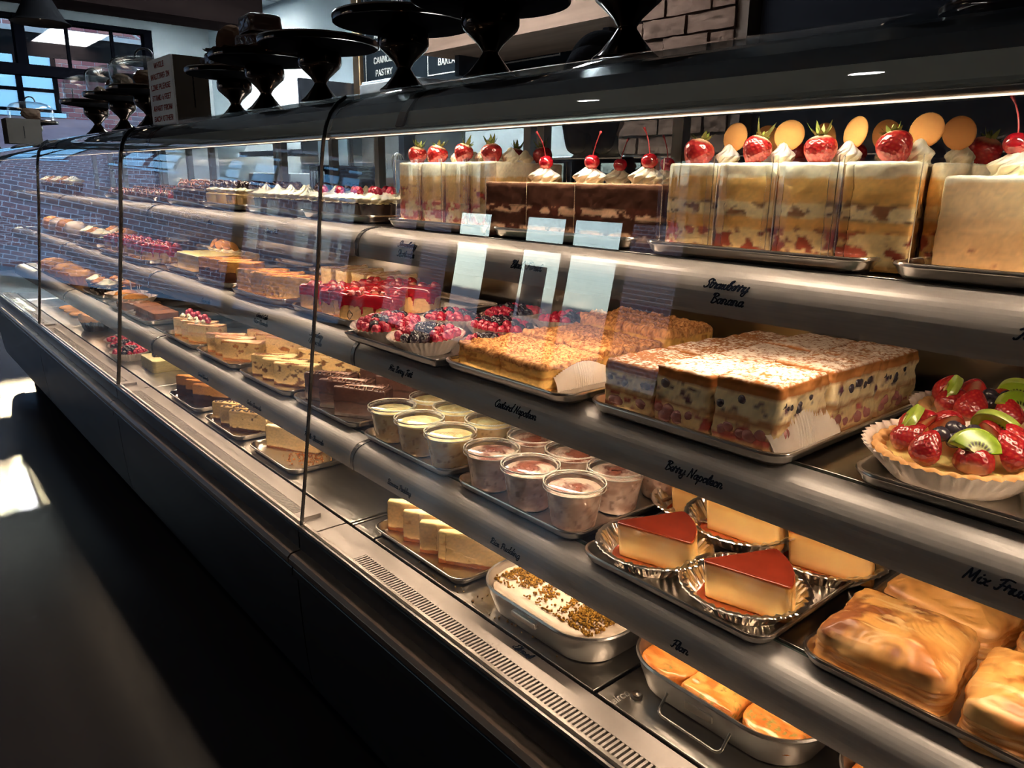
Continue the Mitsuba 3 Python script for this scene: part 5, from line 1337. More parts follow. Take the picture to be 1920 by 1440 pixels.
# top shelf of the second unit: small cakes with piped cream
MINI = []
for s in range(3):
    k = Kit()
    k.add('cup', shape(revolve([(0.026, 0.0), (0.029, 0.002), (0.033, 0.036), (0.030, 0.038), (0.010, 0.040)], 40, None, True, True), 'm_darkcup', 40))
    k.add('cream_swirl', S_ROS[2], mtx(0, 0, 0.037, 40 * s, 1.25))
    k.add('raspberry', S_RASP, mtx(0.002, -0.004, 0.060, 50 * s, 1.15, 10 * s - 8))
    MINI.append(k)
mat('m_darkcup', '#1d1310', 0.35, spec=0.5)
MINIB = []
for s in range(3):
    k = Kit()
    k.add('cup', shape(revolve([(0.030, 0.0), (0.034, 0.002), (0.036, 0.040), (0.033, 0.043), (0.010, 0.045)], 40, None, True, True), 'm_paleyellow', 40))
    k.add('cream_swirl', S_ROS[2], mtx(0, 0, 0.042, 40 * s, 1.2))
    for q in range(3):
        k.add('blackberry', S_BLACK, mtx(0.011 * math.cos(q * 2.1 + s), 0.011 * math.sin(q * 2.1 + s), 0.064, 70 * q, 1.15, 20 * q))
    MINIB.append(k)
mat('m_paleyellow', '#d9b77d', 0.5, spec=0.35)
z = tray(-1.55, 0.80, Z3, 'chocolate cups with raspberries')
n = 0
for j in range(3):
    for i in range(4):
        MINI[(i + j) % 3].place('raspberry_cream_cup', f'chocolate cup with cream and raspberry, {ORD[i]} from the left in the {("front", "middle", "back")[j]} row', 'cupcake', 'raspberry cream cups', mtx(-1.662 + 0.076 * i, 0.850 + 0.085 * j, z, 33 * i))
z = tray(-1.88, 0.80, Z3, 'plain cream cups')
CREAMCUP = Kit(); CREAMCUP.add('cup', MINI[0].parts[0][1]); CREAMCUP.add('cream_swirl', S_ROS[2], mtx(0, 0, 0.037, 0, 1.3)); CREAMCUP.add('cream_swirl', S_ROS[1], mtx(0, 0, 0.05, 0, 0.7))
for j in range(3):
    for i in range(4):
        (CREAMCUP if j == 0 or i % 2 else MINIB[i % 3]).place('cream_cup', f'small cream swirl cup, {ORD[i]} from the left in the {("front", "middle", "back")[j]} row', 'cupcake', 'plain cream cups', mtx(-1.992 + 0.076 * i, 0.850 + 0.085 * j, z, 33 * i))
z = tray(-2.22, 0.80, Z3, 'blackberry tartlets')
for j in range(2):
    for i in range(4):
        MINIB[(i + j) % 3].place('blackberry_tartlet', f'pale tartlet with cream and blackberries, {ORD[i]} from the left in the {("front", "back")[j]} row', 'tart', 'blackberry tartlets', mtx(-2.338 + 0.080 * i, 0.850 + 0.095 * j, z, 33 * i))
z = tray(-2.55, 0.80, Z3, 'curled cream cakes')
CURL = Kit()
CURL.add('cake', shape(revolve([(0.034, 0), (0.037, 0.003), (0.040, 0.045), (0.036, 0.05), (0.01, 0.052)], 40, None, True, True), 'm_darkcup', 40))
g = random.Random(9)
for q in range(10):
    a, r = g.uniform(0, 6.28), g.uniform(0, 0.026)
    th = np.linspace(0, 5.5, 14); rad = g.uniform(0.006, 0.010)
    CURL.add('pink_curl', shape(tube(np.stack([rad * np.cos(th), 0.0018 * th, rad * np.sin(th)], 1), 0.0022, 6), 'm_pinkcurl', 50), mtx(r * math.cos(a), r * math.sin(a), 0.060 + g.uniform(0, 0.012), g.uniform(0, 360), 1, g.uniform(-40, 40)))
mat('m_pinkcurl', '#c08f80', 0.5)
for j in range(2):
    for i in range(3):
        CURL.place('curl_cake', f'small dark cake heaped with pinkish curls, {ORD[i]} from the left in the {("front", "back")[j]} row', 'cake', 'curl topped cakes', mtx(-2.645 + 0.098 * i, 0.855 + 0.11 * j, z, 60 * i))

# third and fourth units
z = tray(-3.03, 0.80, Z3, 'dipped strawberries')
DIP = Kit()
DIP.add('strawberry', S_STRAW[0], mtx(0, 0, 0.016, 0, 1.1) @ mtx(rx=90))
DIP.add('chocolate_coat', shape(blob(0.0185, 3, 4, 0.08, 40, (1, 1.35, 1)), 'm_chocdark', True), mtx(0, -0.024, 0.018))
for q in range(4):
    DIP.add('icing_stripe', shape(tube(spline([(-0.017, -0.036 + 0.008 * q, 0.020), (0, -0.036 + 0.008 * q, 0.0385), (0.017, -0.036 + 0.008 * q, 0.020)], 10), 0.0016, 6), 'm_pinkcurl', 50))
for j in range(3):
    for i in range(8):
        DIP.place('dipped_strawberry', f'chocolate dipped strawberry with pale stripes, {ORD[i]} from the left in row {("one", "two", "three")[j]} from the glass', 'strawberry', 'chocolate dipped strawberries', mtx(-3.50 + 0.098 * i, 0.87 + 0.085 * j, z + 0.006 * j + 0.002, gp.uniform(-20, 20)))
z = tray(-3.36, 0.80, Z3, 'dipped strawberries at the far left')
z = tray(-3.36, 0.758, Z2, 'far strawberry cheesecake slices'); tray(-3.03, 0.758, Z2, 'far cheesecake slices nearer the seam')
row('strawberry_cheesecake_slice', 'cake slice', STRAWCHEESE, [-3.40, -3.30, -3.20, -3.07, -2.97, -2.87], 0.872, z, 'far red glazed cheesecake slice behind the second seam, {o}', 'far red glazed slices', rz=128)
CUPC = []
for s in range(2):
    k = Kit()
    k.add('cup', shape(pleated_cup(0.024, 0.034, 0.040, 22, 0.05), 'm_darkcup', 30))
    k.add('frosting', shape(rosette(0.038, 0.034, 0.8, 6, 0.10), 'm_wafer' if s else 'm_cream', 50), mtx(0, 0, 0.036))
    CUPC.append(k)
for lvl, zz, name in ((1, Z2, 'middle'), (0, Z1, 'lowest')):
    z = tray(-3.82, 0.765, zz, f'cupcakes on the {name} shelf of the third unit')
    for j in range(2):
        for i in range(3):
            CUPC[(i + j) % 2].place('cupcake', f'cupcake on the {name} shelf of the third unit, {ORD[i]} in the {("front", "back")[j]} row', 'cupcake', f'cupcakes on the {name} shelf', mtx(-3.92 + 0.10 * i, 0.825 + 0.10 * j, z, 20 * i, 1.15))
z = tray(-3.30, 0.752, Z1, 'pecan wedge', S_TRAY)
PEC = Kit()
PEC.add('pie', shape(cake(wedge(0.12, 0.16, 0.012), 0.032, disp=lambda P, N, K: np.where(K > 0, 0.011 * (nz(P, 60, 3, 2) - 0.4), 0), color=lambda P, K, N: lerp(np.tile(C('#3c2318'), (len(P), 1)), C('#7c5238'), nz(P, 70, 5)), n=120, nr=26), 'm_vc_satin', True))
PEC.place('pecan_pie_slice', 'dark pecan pie wedge alone on a tray beyond the second seam', 'pie slice', None, mtx(-3.21, 0.86, z, 125))
BOX = Kit()
BOX.add('paper_cup', shape(pleated_cup(0.050, 0.085, 0.038, 34, 0.04), 'm_paper', 25))
BOX.add('pastry', shape(blob(0.052, 3, 8, 0.10, 40, (1, 0.9, 0.45)), 'm_wafer', True), mtx(0, 0, 0.026))
for q in range(2):
    BOX.add('stick', shape(tube([[0.01 * q, 0.02, 0.03], [0.012 * q - 0.006, 0.018, 0.115]], 0.0014, 6), 'm_paper', 40))
for i in range(2):
    BOX.place('stick_pastry', f'pastry with two sticks in white paper, {("left", "right")[i]} of the pair', 'pastry', 'stick pastries', mtx(-3.56 + 0.17 * i * 0.8, 0.86, Z1, 30 * i))
z = tray(-3.05, 0.75, Z1, 'pair of brown squares')
for i in range(3):
    single('brownie', shape(cake(rrect(0.085, 0.09, 0.006, 4), 0.04, disp=rough(0.002, 60, 600 + i), color=sponge_color([(0, '#4a2e22'), (0.5, '#6b4632')], 600 + i, None, '#7c5540'), n=60, round_corner=0), 'm_vc_matte', True), f'brown square beside the raspberry slices, {ORD[i]} from the left', 'brownie', 'brown squares', mtx(-3.14 + 0.095 * i, 0.83, z))
MUF = Kit()
MUF.add('cup', shape(pleated_cup(0.050, 0.066, 0.055, 26, 0.04), 'm_darkcup', 30))
MUF.add('muffin_top', shape(blob(0.070, 4, 5, 0.13, 34, (1, 1, 0.55)), 'm_wafer', True), mtx(0, 0, 0.062))
MUF.place('muffin', 'large golden topped muffin in a dark cup on the far case floor', 'muffin', None, mtx(-3.93, 0.80, Z0))
MUF.place('muffin', 'second golden muffin behind the front one on the far case floor', 'muffin', None, mtx(-3.80, 0.95, Z0, 60))
for i in range(3):
    BERRYTART[i].place('berry_tart', f'pale paper cup tart on the far case floor, {ORD[i]} from the left', 'tart', 'far floor tarts', mtx(-3.46 + 0.13 * i, 0.80 - 0.02 * i, Z0, 40 * i, 0.9))
LOAF = Kit()
LOAF.add('cake', shape(cake(rrect(0.16, 0.20, 0.012, 4), 0.045, disp=rough(0.001, 50, 700), color=sponge_color([(0, '#d9c98a'), (0.9, '#e6d99a')], 700, None, '#e9dca0'), round_corner=0, n=80), 'm_vc_satin', True))
for q in range(3):
    LOAF.add('blackberry', S_BLACK, mtx(0.0, -0.06 + 0.055 * q, 0.052, 40 * q, 1.5))
LOAF.place('lemon_cake', 'flat yellow cake with three dark berries on the case floor', 'cake', None, mtx(-2.98, 0.86, Z0))
PIE = Kit()
PIE.add('pie', shape(pleated_cup(0.058, 0.078, 0.045, 20, 0.09), 'm_wafer', 25))
PIE.add('filling', shape(blob(0.070, 3, 6, 0.15, 40, (1, 1, 0.45)), 'm_pastry', True), mtx(0, 0, 0.040))
for i in range(5):
    PIE.place('fluted_pie', f'brown fluted pie on the lowest shelf of the farthest unit, {ORD[i]} from the left', 'pie', 'far fluted pies', mtx(-4.98 + 0.18 * i, 0.84, Z1, 20 * i))
for i in range(4):
    single('wrapped_roll', shape(blob(0.055, 3, 30 + i, 0.10, 30, (1.3, 1, 0.75)), 'm_paper' if i % 2 else 'm_wafer', True), f'pale wrapped roll on the middle shelf of the farthest unit, {ORD[i]} from the left', 'roll', 'far wrapped rolls', mtx(-4.95 + 0.19 * i, 0.86, Z2 + 0.042))
for i in range(5):
    CUPC[i % 2].place('cupcake', f'frosted cupcake on the top shelf of the farthest unit, {ORD[i]} from the left', 'cupcake', 'far top shelf cupcakes', mtx(-4.95 + 0.15 * i, 0.87, Z3, 20 * i, 1.2))
for i in range(3):
    single('round_cookie', shape(blob(0.045, 3, 40 + i, 0.08, 40, (1, 1, 0.25)), 'm_wafer', True), f'round tan cookie on the floor of the farthest unit, {ORD[i]} from the left', 'cookie', 'far cookies', mtx(-4.62 + 0.12 * i, 0.82, Z0 + 0.012))
# ------------------------------------------------------------------ on top of the case
ZTOP = 1.4098
STAND = shape(revolve([(0.046, 0.0), (0.047, 0.003), (0.0465, 0.006), (0.036, 0.014), (0.022, 0.031), (0.0135, 0.043), (0.0132, 0.046), (0.020, 0.056), (0.034, 0.069), (0.044, 0.078), (0.0475, 0.086), (0.0475, 0.100), (0.045, 0.108), (0.030, 0.1105)], 64, None, True), 'm_bronze', 30)
PLATE = shape(revolve([(0.1265, 0.1192), (0.1295, 0.1200), (0.1305, 0.124), (0.1305, 0.131), (0.128, 0.1345), (0.123, 0.1345), (0.118, 0.130), (0.02, 0.129)], 80, None, False, True), 'm_bronze', 30)
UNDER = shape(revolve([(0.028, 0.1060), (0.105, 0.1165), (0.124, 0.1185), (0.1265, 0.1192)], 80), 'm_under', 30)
mat('m_under', (0.008, 0.007, 0.007), 0.8)  # near-black colour paints in the darkness beneath the bronze plates
PLATE_Z = 0.1295
STK = Kit(); STK.add('pedestal', STAND); _p = STK.add('plate', PLATE); STK.add('underside', UNDER, parent=_p)
st = [(-0.745, 0.842, 'with the brick pier behind it'), (-1.040, 0.842, 'third from the brick pier end, before the wooden shelf'), (-1.300, 0.842, 'below the chalkboard menu'), (-1.640, 0.842, 'bearing nothing, right of the stacked wrapped cakes'),
      (-1.935, 0.842, 'carrying the paper doily and stacked dark cakes'), (-2.270, 0.895, 'carrying wrapped dark cakes, beside the sign box'), (-0.292, 0.842, 'at the upper right corner of the photo'),
      (-3.640, 0.845, 'under the leftmost of three glass domes'), (-3.245, 0.845, 'under the middle glass dome'), (-2.935, 0.850, 'under the right glass dome, half behind the sign box'), (-5.20, 0.87, 'at the far window end behind the grey box')]
for x, y, lab in st:
    STK.place('cake_stand', f'dark bronze pedestal cake stand, {lab}', 'cake stand', 'bronze cake stands on the case', mtx(x, y, ZTOP))
DOME = Kit()
DOME.add('cover', shape(revolve([(0.116, 0.0), (0.117, 0.002), (0.1165, 0.060), (0.112, 0.076), (0.098, 0.090), (0.060, 0.103), (0.004, 0.108)], 64, None, False, True), 'm_glass_strong', 40))
DOME.add('rim', shape(tube(np.stack([0.1168 * np.cos(np.linspace(0, 2 * np.pi, 64, endpoint=False)), 0.1168 * np.sin(np.linspace(0, 2 * np.pi, 64, endpoint=False)), np.full(64, 0.0022)], 1), 0.0022, 6, True), 'm_rim', 60))
DOME.add('handle', shape(tube(spline([(-0.034, 0, 0.106), (-0.026, 0, 0.125), (0, 0, 0.134), (0.026, 0, 0.125), (0.034, 0, 0.106)], 24), np.full(24, 0.0036), 10), 'm_black', 50))
for (x, y, _), lab in zip([st[7], st[8], st[9], st[10]], ('leftmost of three, with a paper label', 'middle one, covering a brown pastry', 'right one, half behind the sign box', 'far one by the window')):
    M = mtx(x, y, ZTOP + PLATE_Z + 0.001, 40, 0.97)
    DOME.place('glass_dome', f'clear glass cake dome with loop handle, {lab}', 'glass dome', 'glass domes on stands', M)
CROISS = shape(blob(0.06, 4, 9, 0.28, 26, (1.2, 0.85, 0.85)), 'm_brownloaf', True)
mat('m_brownloaf', '#43332a', 0.6)
for i, (x, y) in enumerate([(-3.245, 0.845), (-2.935, 0.85), (-5.20, 0.87), (-3.60, 0.86)]):
    single('brown_pastry', CROISS, f'rough brown pastry under glass, {("in the middle dome", "in the right dome", "in the far dome", "in the left dome")[i]}', 'pastry', 'pastries under domes', mtx(x, y, ZTOP + PLATE_Z + 0.036, 50 * i, (0.85, 0.55, 0.7, 0.5)[i]))
card = single('price_card', shape(bx(-0.050, 0.050, -0.0008, 0.0008, 0, 0.040), 'm_signwhite', False), 'small white card inside the leftmost glass dome', 'card', None, mtx(-3.66, 0.770, ZTOP + PLATE_Z + 0.012, -10, 0.9))
for j, t in enumerate(('Sugar Free', 'Apple Strudel')):
    M = np.eye(4); M[:3, 0] = (1, 0, 0); M[:3, 1] = (0, 0, 1); M[:3, 2] = (0, -1, 0)
    put(numbered(card + '__lettering'), shape(lettering(t, 0.0075, 0.055 if j else 0.045, 0.1), 'm_text', False), mtx(-3.66, 0.770, ZTOP + PLATE_Z + 0.012, -10, 0.9) @ mtx(0, -0.0010, 0.024 - 0.015 * j) @ M)
# wrapped cakes on the two nearer stands
for i, (x, y, dz, r, s, lab) in enumerate([(-1.950, 0.840, 0.004, 10, 1.0, 'lower of the stack on the doily'), (-1.945, 0.842, 0.047, -6, 0.98, 'upper of the stack on the doily')]):
    single('wrapped_cake', shape(cake(rrect(0.105, 0.085, 0.018, 6), 0.042, disp=rough(0.003, 40, 800 + i), n=90, r=0.008, round_corner=0), 'm_wrap', True), f'dark glossy wrapped cake, {lab}', 'cake', 'dark wrapped cakes', mtx(x, y, ZTOP + PLATE_Z + 0.0055 + dz, r, s))
def doily():
    n = 120
    th = np.arange(n) * 2 * np.pi / n
    rings = []
    for r in np.linspace(0.005, 0.135, 14):
        rr = r * (1 + (0.045 * np.abs(np.cos(12 * th)) if r > 0.12 else 0))
        rings.append(np.stack([rr * np.cos(th), rr * np.sin(th), 0.0022 + 0.010 * (r / 0.135) ** 3 * (np.cos(2 * th + 0.6) * 0.5 + 0.6) + 0.0012 * np.cos(24 * th) * (r > 0.09)], 1))
    return loft(rings, True, True)
mat('m_doily', proc(lambda p, n, uv: mix((0.30, 0.20, 0.15), (0.10, 0.07, 0.055), smoothstep(0.55, 0.62, noise(p.x * 130, p.y * 130, 3.0)))), 0.8)
single('paper_doily', shape(doily(), 'm_doily', True), 'tan lace paper doily with upturned edge on a bronze stand', 'doily', None, mtx(-1.935, 0.842, ZTOP + PLATE_Z + 0.001, 30))
for i, (x, y, s, lab) in enumerate([(-2.235, 0.85, (1, 1, 0.9), 'right one on the stand by the sign box'), (-2.325, 0.87, (1, 1, 0.8), 'left one on the stand by the sign box'), (-2.255, 0.955, (1.2, 1, 1.9), 'tall one at the back of the stand')]):
    single('wrapped_cake', shape(cake(rrect(0.080, 0.075, 0.022, 6), 0.042, disp=rough(0.004, 40, 820 + i), n=80, r=0.010, round_corner=0), 'm_wrap', True), f'dark wrapped cake, {lab}', 'cake', 'dark wrapped cakes', mtx(x, y, ZTOP + PLATE_Z + 0.0056, 40 * i, s))
single('bread_loaf', shape(blob(0.055, 4, 14, 0.12, 24, (1.15, 0.8, 0.95)), 'm_brownloaf', True), 'upright brown loaf leaning on the wrapped cakes by the sign box', 'bread', None, mtx(-2.345, 0.925, ZTOP + PLATE_Z + 0.085, 30, (0.75, 0.8, 1.05), 0, 12))
# sign box and grey box
sb = numbered('sign_box')
say(sb, 'folded white sign with red lettering standing on the case', 'sign')
MS = mtx(-2.67, 0.82, ZTOP)
put(sb + '__panel', shape(bx(0.112, 0.118, 0.001, 0.105, 0, 0.20), 'm_signgrey', False), MS)
put(sb + '__back', shape(bx(-0.118, 0.112, 0.100, 0.105, 0, 0.20), 'm_signgrey', False), MS)
put(sb + '__front', shape(bx(-0.118, 0.118, -0.005, 0.001, 0, 0.20), 'm_signwhite', False), MS)
put(sb + '__slot', shape(bx(0.1175, 0.1186, 0.055, 0.059, 0.05, 0.15), 'm_void', False), MS)
for j, t in enumerate(('WHILE', 'WAITING IN', 'LINE PLEASE', 'STAND 6 FEET', 'APART FROM', 'EACH OTHER')):
    M = np.eye(4); M[:3, 1] = (0, 0, 1); M[:3, 2] = (0, -1, 0); M[:3, 3] = (0.0, -0.0052, 0.172 - 0.032 * j)
    put(numbered(sb + '__lettering'), shape(lettering(t, 0.016, 0.10 if j == 0 else 0.19, 0.0), 'm_redink', False), MS @ M)
gb = numbered('grey_box')
say(gb, 'plain grey card box at the far window end of the case', 'box')
put(gb + '__box', shape(bx(-5.16, -5.0, 0.715, 0.875, ZTOP, ZTOP + 0.13), 'm_signgrey', False))
put(gb + '__slot', shape(bx(-5.0005, -4.9994, 0.79, 0.794, ZTOP + 0.03, ZTOP + 0.09), 'm_void', False))
single('small_clip', shape(cat(rbx(-0.018, 0.018, -0.008, 0.008, 0, 0.012, 0.002, 4), rbx(-0.010, 0.012, -0.006, 0.006, 0.012, 0.018, 0.002, 4)), 'm_trim', 30), 'small metal latch on the case top right of a cake stand', 'latch', None, mtx(-1.40, 0.90, ZTOP + 0.0004))

# ------------------------------------------------------------------ behind the counter
cb = numbered('chalkboard')
say(cb, 'chalkboard menu in a gilt frame on the back wall', 'chalkboard')
BX0, BX1, BZ0, BZ1 = -5.62, -3.20, 1.90, 2.80
put(cb + '__board', shape(bx(BX0, BX1, 3.255, 3.28, BZ0, BZ1), 'm_board', False))
put(cb + '__frame', shape(cat(rbx(BX0 - 0.09, BX0 + 0.01, 3.215, 3.29, BZ0 - 0.09, BZ1, 0.012), rbx(BX1 - 0.01, BX1 + 0.09, 3.215, 3.29, BZ0 - 0.09, BZ1, 0.012), rbx(BX0 - 0.09, BX1 + 0.09, 3.215, 3.29, BZ0 - 0.09, BZ0 + 0.01, 0.012)), 'm_gold', 30))
MF = np.eye(4); MF[:3, 1] = (0, 0, 1); MF[:3, 2] = (0, -1, 0)
lines = ['PASTRY', 'CANNOLI', 'BAKLAVA', 'ALMOND', 'LINZER', 'APPLE TURNOVER', 'PALMIERS', 'ECLAIR']
for c, cx in enumerate((-5.30, -4.45, -3.65)):
    fx0, fx1 = cx - 0.27, cx + 0.27
    put(numbered(cb + '__chalk_border'), shape(cat(bx(fx0, fx1, 3.252, 3.256, BZ0 + 0.06, BZ0 + 0.068), bx(fx0, fx0 + 0.008, 3.252, 3.256, BZ0 + 0.06, BZ1 - 0.1), bx(fx1 - 0.008, fx1, 3.252, 3.256, BZ0 + 0.06, BZ1 - 0.1), bx(fx0, fx1, 3.252, 3.256, BZ1 - 0.108, BZ1 - 0.1)), 'm_chalk', False))
    for j in range(7):
        put(numbered(cb + '__lettering'), shape(lettering(lines[(j + 2 * c) % 8], 0.045, None, 0.08, 0.003), 'm_chalk', False), mtx(cx, 3.254, BZ0 + 0.12 + 0.09 * j) @ MF)
sh = numbered('wall_shelf')
say(sh, 'thick brown wooden shelf left of the brick pier', 'shelf')
put(sh + '__board', shape(bx(-4.05, -2.43, 2.72, 3.29, 1.975, 2.10), 'm_wood', False))
put(sh + '__front', shape(bx(-4.08, -2.43, 2.69, 2.72, 1.965, 2.11), 'm_wood', False))
for x in (-3.9, -2.7):
    put(numbered(sh + '__bracket'), shape(bx(x - 0.02, x + 0.02, 2.9, 3.29, 1.86, 1.975), 'm_black', False))
for i, (x, w, h, c) in enumerate([(-3.85, 0.30, 0.25, 'm_black'), (-3.4, 0.36, 0.20, 'm_blackmatte'), (-2.95, 0.30, 0.30, 'm_black')]):
    single('black_box', shape(rbx(x - w / 2, x + w / 2, 2.78, 3.2, 2.1102, 2.11 + h, 0.01), c, 30), f'black box on the wooden shelf, {ORD[i]} from the left', 'box', 'black boxes on the shelf')
ct = numbered('back_counter')
say(ct, 'white and steel counter along the back wall', 'counter')
for ca, cc in ((-6.4, -4.64), (-4.04, -2.45)):
    put(numbered(ct + '__body'), shape(bx(ca, cc, 2.75, 3.29, 0, 1.05), 'm_wallwhite', False))
    put(numbered(ct + '__top'), shape(rbx(ca, cc, 2.71, 3.29, 1.0502, 1.09, 0.004), 'm_steel', 30))
hd = numbered('range_hood')
say(hd, 'steel hood with slanted front on the back wall', 'hood')
put(hd + '__body', shape(extx(Polygon([(2.75, 1.45), (3.29, 1.45), (3.29, 1.98), (3.05, 1.98)]), -6.9, -5.75), 'm_greysteel', False))
put(hd + '__edge', shape(cat(bx(-6.95, -5.70, 2.74, 2.77, 1.43, 1.47), bx(-5.75, -5.72, 2.76, 3.29, 1.44, 1.99)), 'm_black', False))
fg = numbered('steel_fridge')
say(fg, 'tall steel fridge door right of the chalkboard', 'fridge')
put(fg + '__body', shape(rbx(-4.62, -4.10, 2.66, 3.28, 0, 1.86, 0.01), 'm_greysteel', 30))
put(fg + '__door', shape(rbx(-4.60, -4.12, 2.635, 2.66, 0.1, 1.84, 0.008), 'm_steel', 30))
put(fg + '__seal', shape(bx(-4.12, -4.06, 2.62, 2.70, 0.0, 1.87), 'm_black', False))
sc = numbered('wall_screen')
say(sc, 'pale flat screen leaning behind the cake stands', 'screen')
put(sc + '__frame', shape(rbx(-5.0, -4.55, 2.52, 2.55, 1.28, 1.72, 0.008), 'm_black', 30), None)
put(sc + '__glass', shape(bx(-4.98, -4.57, 2.515, 2.521, 1.30, 1.70), 'm_pane_grey', False))
mat('m_pane_grey', (0.30, 0.38, 0.42), 0.25)
single('white_ledge', shape(cat(bx(-3.6, -2.44, 2.735, 2.78, 1.09, 1.66)), 'm_wallwhite', False), 'white splashback below the wooden shelf', 'panel')
# utensils on a low work table right behind the case (seen through the top shelf)
tb = numbered('work_table')
say(tb, 'steel work table behind the case', 'table')
put(tb + '__top', shape(rbx(-5.2, -0.6, 1.88, 2.34, 1.02, 1.06, 0.004), 'm_steel', 30))
for x in (-5.1, -0.7):
    for y in (1.93, 2.29):
        put(numbered(tb + '__leg'), shape(revolve([(0.02, 0), (0.02, 1.02)], 16), 'm_steel'), mtx(x, y, 0))
can = numbered('utensil_canister')
say(can, 'round steel canister holding whisks behind the raspberry cups', 'canister')
put(can + '__canister', shape(revolve([(0.085, 0), (0.088, 0.004), (0.088, 0.20), (0.084, 0.20), (0.082, 0.03)], 40, None, True, True), 'm_tray', 30), mtx(-3.30, 2.06, 1.0602))
for i in range(3):
    w = numbered('whisk')
    say(w, f'wire whisk standing in the steel canister, {ORD[i]} from the left', 'whisk', 'whisks in the canister')
    M = mtx(-3.34 + 0.045 * i, 2.06 + 0.02 * (i % 2), 1.095, 60 * i, 1, 6 - 5 * i, -7 + 8 * i)
    put(w + '__handle', shape(tube([[0, 0, 0], [0, 0, 0.13]], 0.007, 10), 'm_tray', 40), M)
    for q in range(4):
        a = q * math.pi / 4
        p = [(0, 0, 0.13), (0.026 * math.cos(a), 0.026 * math.sin(a), 0.20), (0.030 * math.cos(a), 0.030 * math.sin(a), 0.255), (0, 0, 0.285), (-0.030 * math.cos(a), -0.030 * math.sin(a), 0.255), (-0.026 * math.cos(a), -0.026 * math.sin(a), 0.20), (0, 0, 0.13)]
        put(numbered(w + '__wire'), shape(tube(spline(p, 30), 0.0012, 5), 'm_tray', 40), M)
for i, (x, w, h, c, lab) in enumerate([(-3.85, 0.22, 0.26, 'm_blackmatte', 'black ribbed box behind the cream cups'), (-4.5, 0.60, 0.22, 'm_wallwhite', 'white carton behind the blackberry tartlets'), (-2.65, 0.36, 0.26, 'm_pane_blue', 'blue plastic bin behind the shortcakes'), (-1.9, 0.40, 0.28, 'm_greysteel', 'grey steel box behind the black forest slices')]):
    b = single('storage_box', shape(rbx(x - w / 2, x + w / 2, 1.94, 2.28, 1.0602, 1.06 + h, 0.008), c, 30), lab, 'box')
    if i == 0:
        for q in range(5):
            put(numbered(b + '__rib'), shape(bx(x - 0.08 + 0.035 * q, x - 0.07 + 0.035 * q, 1.934, 1.941, 1.07, 1.29), 'm_signwhite', False))
# a member of staff in black, back turned, between case and work table
def bone(a, b, ra, rb):
    S = lambda p, r: m3.Manifold.sphere(r, 24).translate(tuple(p))
    return m3.Manifold.batch_hull([S(a, ra), S(b, rb)])
def body(bones, edge=0.02, it=12):
    m = m3.Manifold.batch_boolean([bone(*b) for b in bones], m3.OpType.Add).refine_to_length(edge).to_mesh()
    t = tri(m.vert_properties[:, :3], m.tri_verts); t.merge_vertices()
    trimesh.smoothing.filter_taubin(t, iterations=it)
    return t
pe = numbered('person')
say(pe, 'person in black with a dark cap standing behind the counter', 'person')
MP = mtx(-1.45, 1.545, 0, 15, 0.965)
bd = [((-0.09, 0, 0.90), (0.09, 0, 0.90), 0.10, 0.10), ((0, 0, 0.92), (0, 0.0, 1.10), 0.135, 0.125), ((0, 0, 1.10), (0, 0.0, 1.26), 0.125, 0.13), ((-0.13, 0, 1.29), (0.13, 0, 1.29), 0.075, 0.075), ((0, 0, 1.32), (0, 0.01, 1.42), 0.06, 0.052),
      ((-0.09, 0, 0.88), (-0.10, 0.01, 0.48), 0.085, 0.058), ((-0.10, 0.01, 0.48), (-0.10, -0.02, 0.09), 0.058, 0.042), ((0.09, 0, 0.88), (0.10, 0.01, 0.48), 0.085, 0.058), ((0.10, 0.01, 0.48), (0.10, -0.02, 0.09), 0.058, 0.042),
      ((-0.10, -0.02, 0.05), (-0.10, 0.13, 0.035), 0.045, 0.033), ((0.10, -0.02, 0.05), (0.10, 0.13, 0.035), 0.045, 0.033),
      ((-0.17, 0, 1.30), (-0.22, 0.02, 1.04), 0.052, 0.040), ((-0.22, 0.02, 1.04), (-0.16, 0.20, 0.98), 0.040, 0.030), ((0.17, 0, 1.30), (0.22, 0.02, 1.04), 0.052, 0.040), ((0.22, 0.02, 1.04), (0.16, 0.20, 0.98), 0.040, 0.030)]
put(pe + '__clothing', shape(body(bd), 'm_cloth', True), MP)
head = body([((0, 0.012, 1.40), (0, 0.015, 1.45), 0.050, 0.052), ((0, 0.0, 1.55), (0, 0.02, 1.52), 0.088, 0.080), ((0, 0.035, 1.47), (0, 0.03, 1.53), 0.056, 0.070), ((0, 0.105, 1.515), (0, 0.088, 1.545), 0.012, 0.009), ((-0.088, 0.0, 1.52), (-0.088, 0.0, 1.545), 0.014, 0.016), ((0.088, 0.0, 1.52), (0.088, 0.0, 1.545), 0.014, 0.016)], 0.012, 6)
hk = put(pe + '__head', shape(head, 'm_skin', True), MP)
for s in (-1, 1):
    put(numbered(hk + '__eye'), shape(trimesh.creation.icosphere(2, 0.011), 'm_black', True), MP @ mtx(0.032 * s, 0.088, 1.552))
put(hk + '__mouth', shape(tube([[-0.022, 0.092, 1.478], [0, 0.097, 1.476], [0.022, 0.092, 1.478]], 0.004, 6), 'm_redink', 40), MP)
put(pe + '__hair', shape(body([((0, -0.02, 1.57), (0, -0.035, 1.50), 0.094, 0.080), ((-0.05, -0.045, 1.50), (-0.04, -0.05, 1.40), 0.045, 0.03), ((0.05, -0.045, 1.50), (0.04, -0.05, 1.40), 0.045, 0.03)], 0.015, 6), 'm_cloth', True), MP)
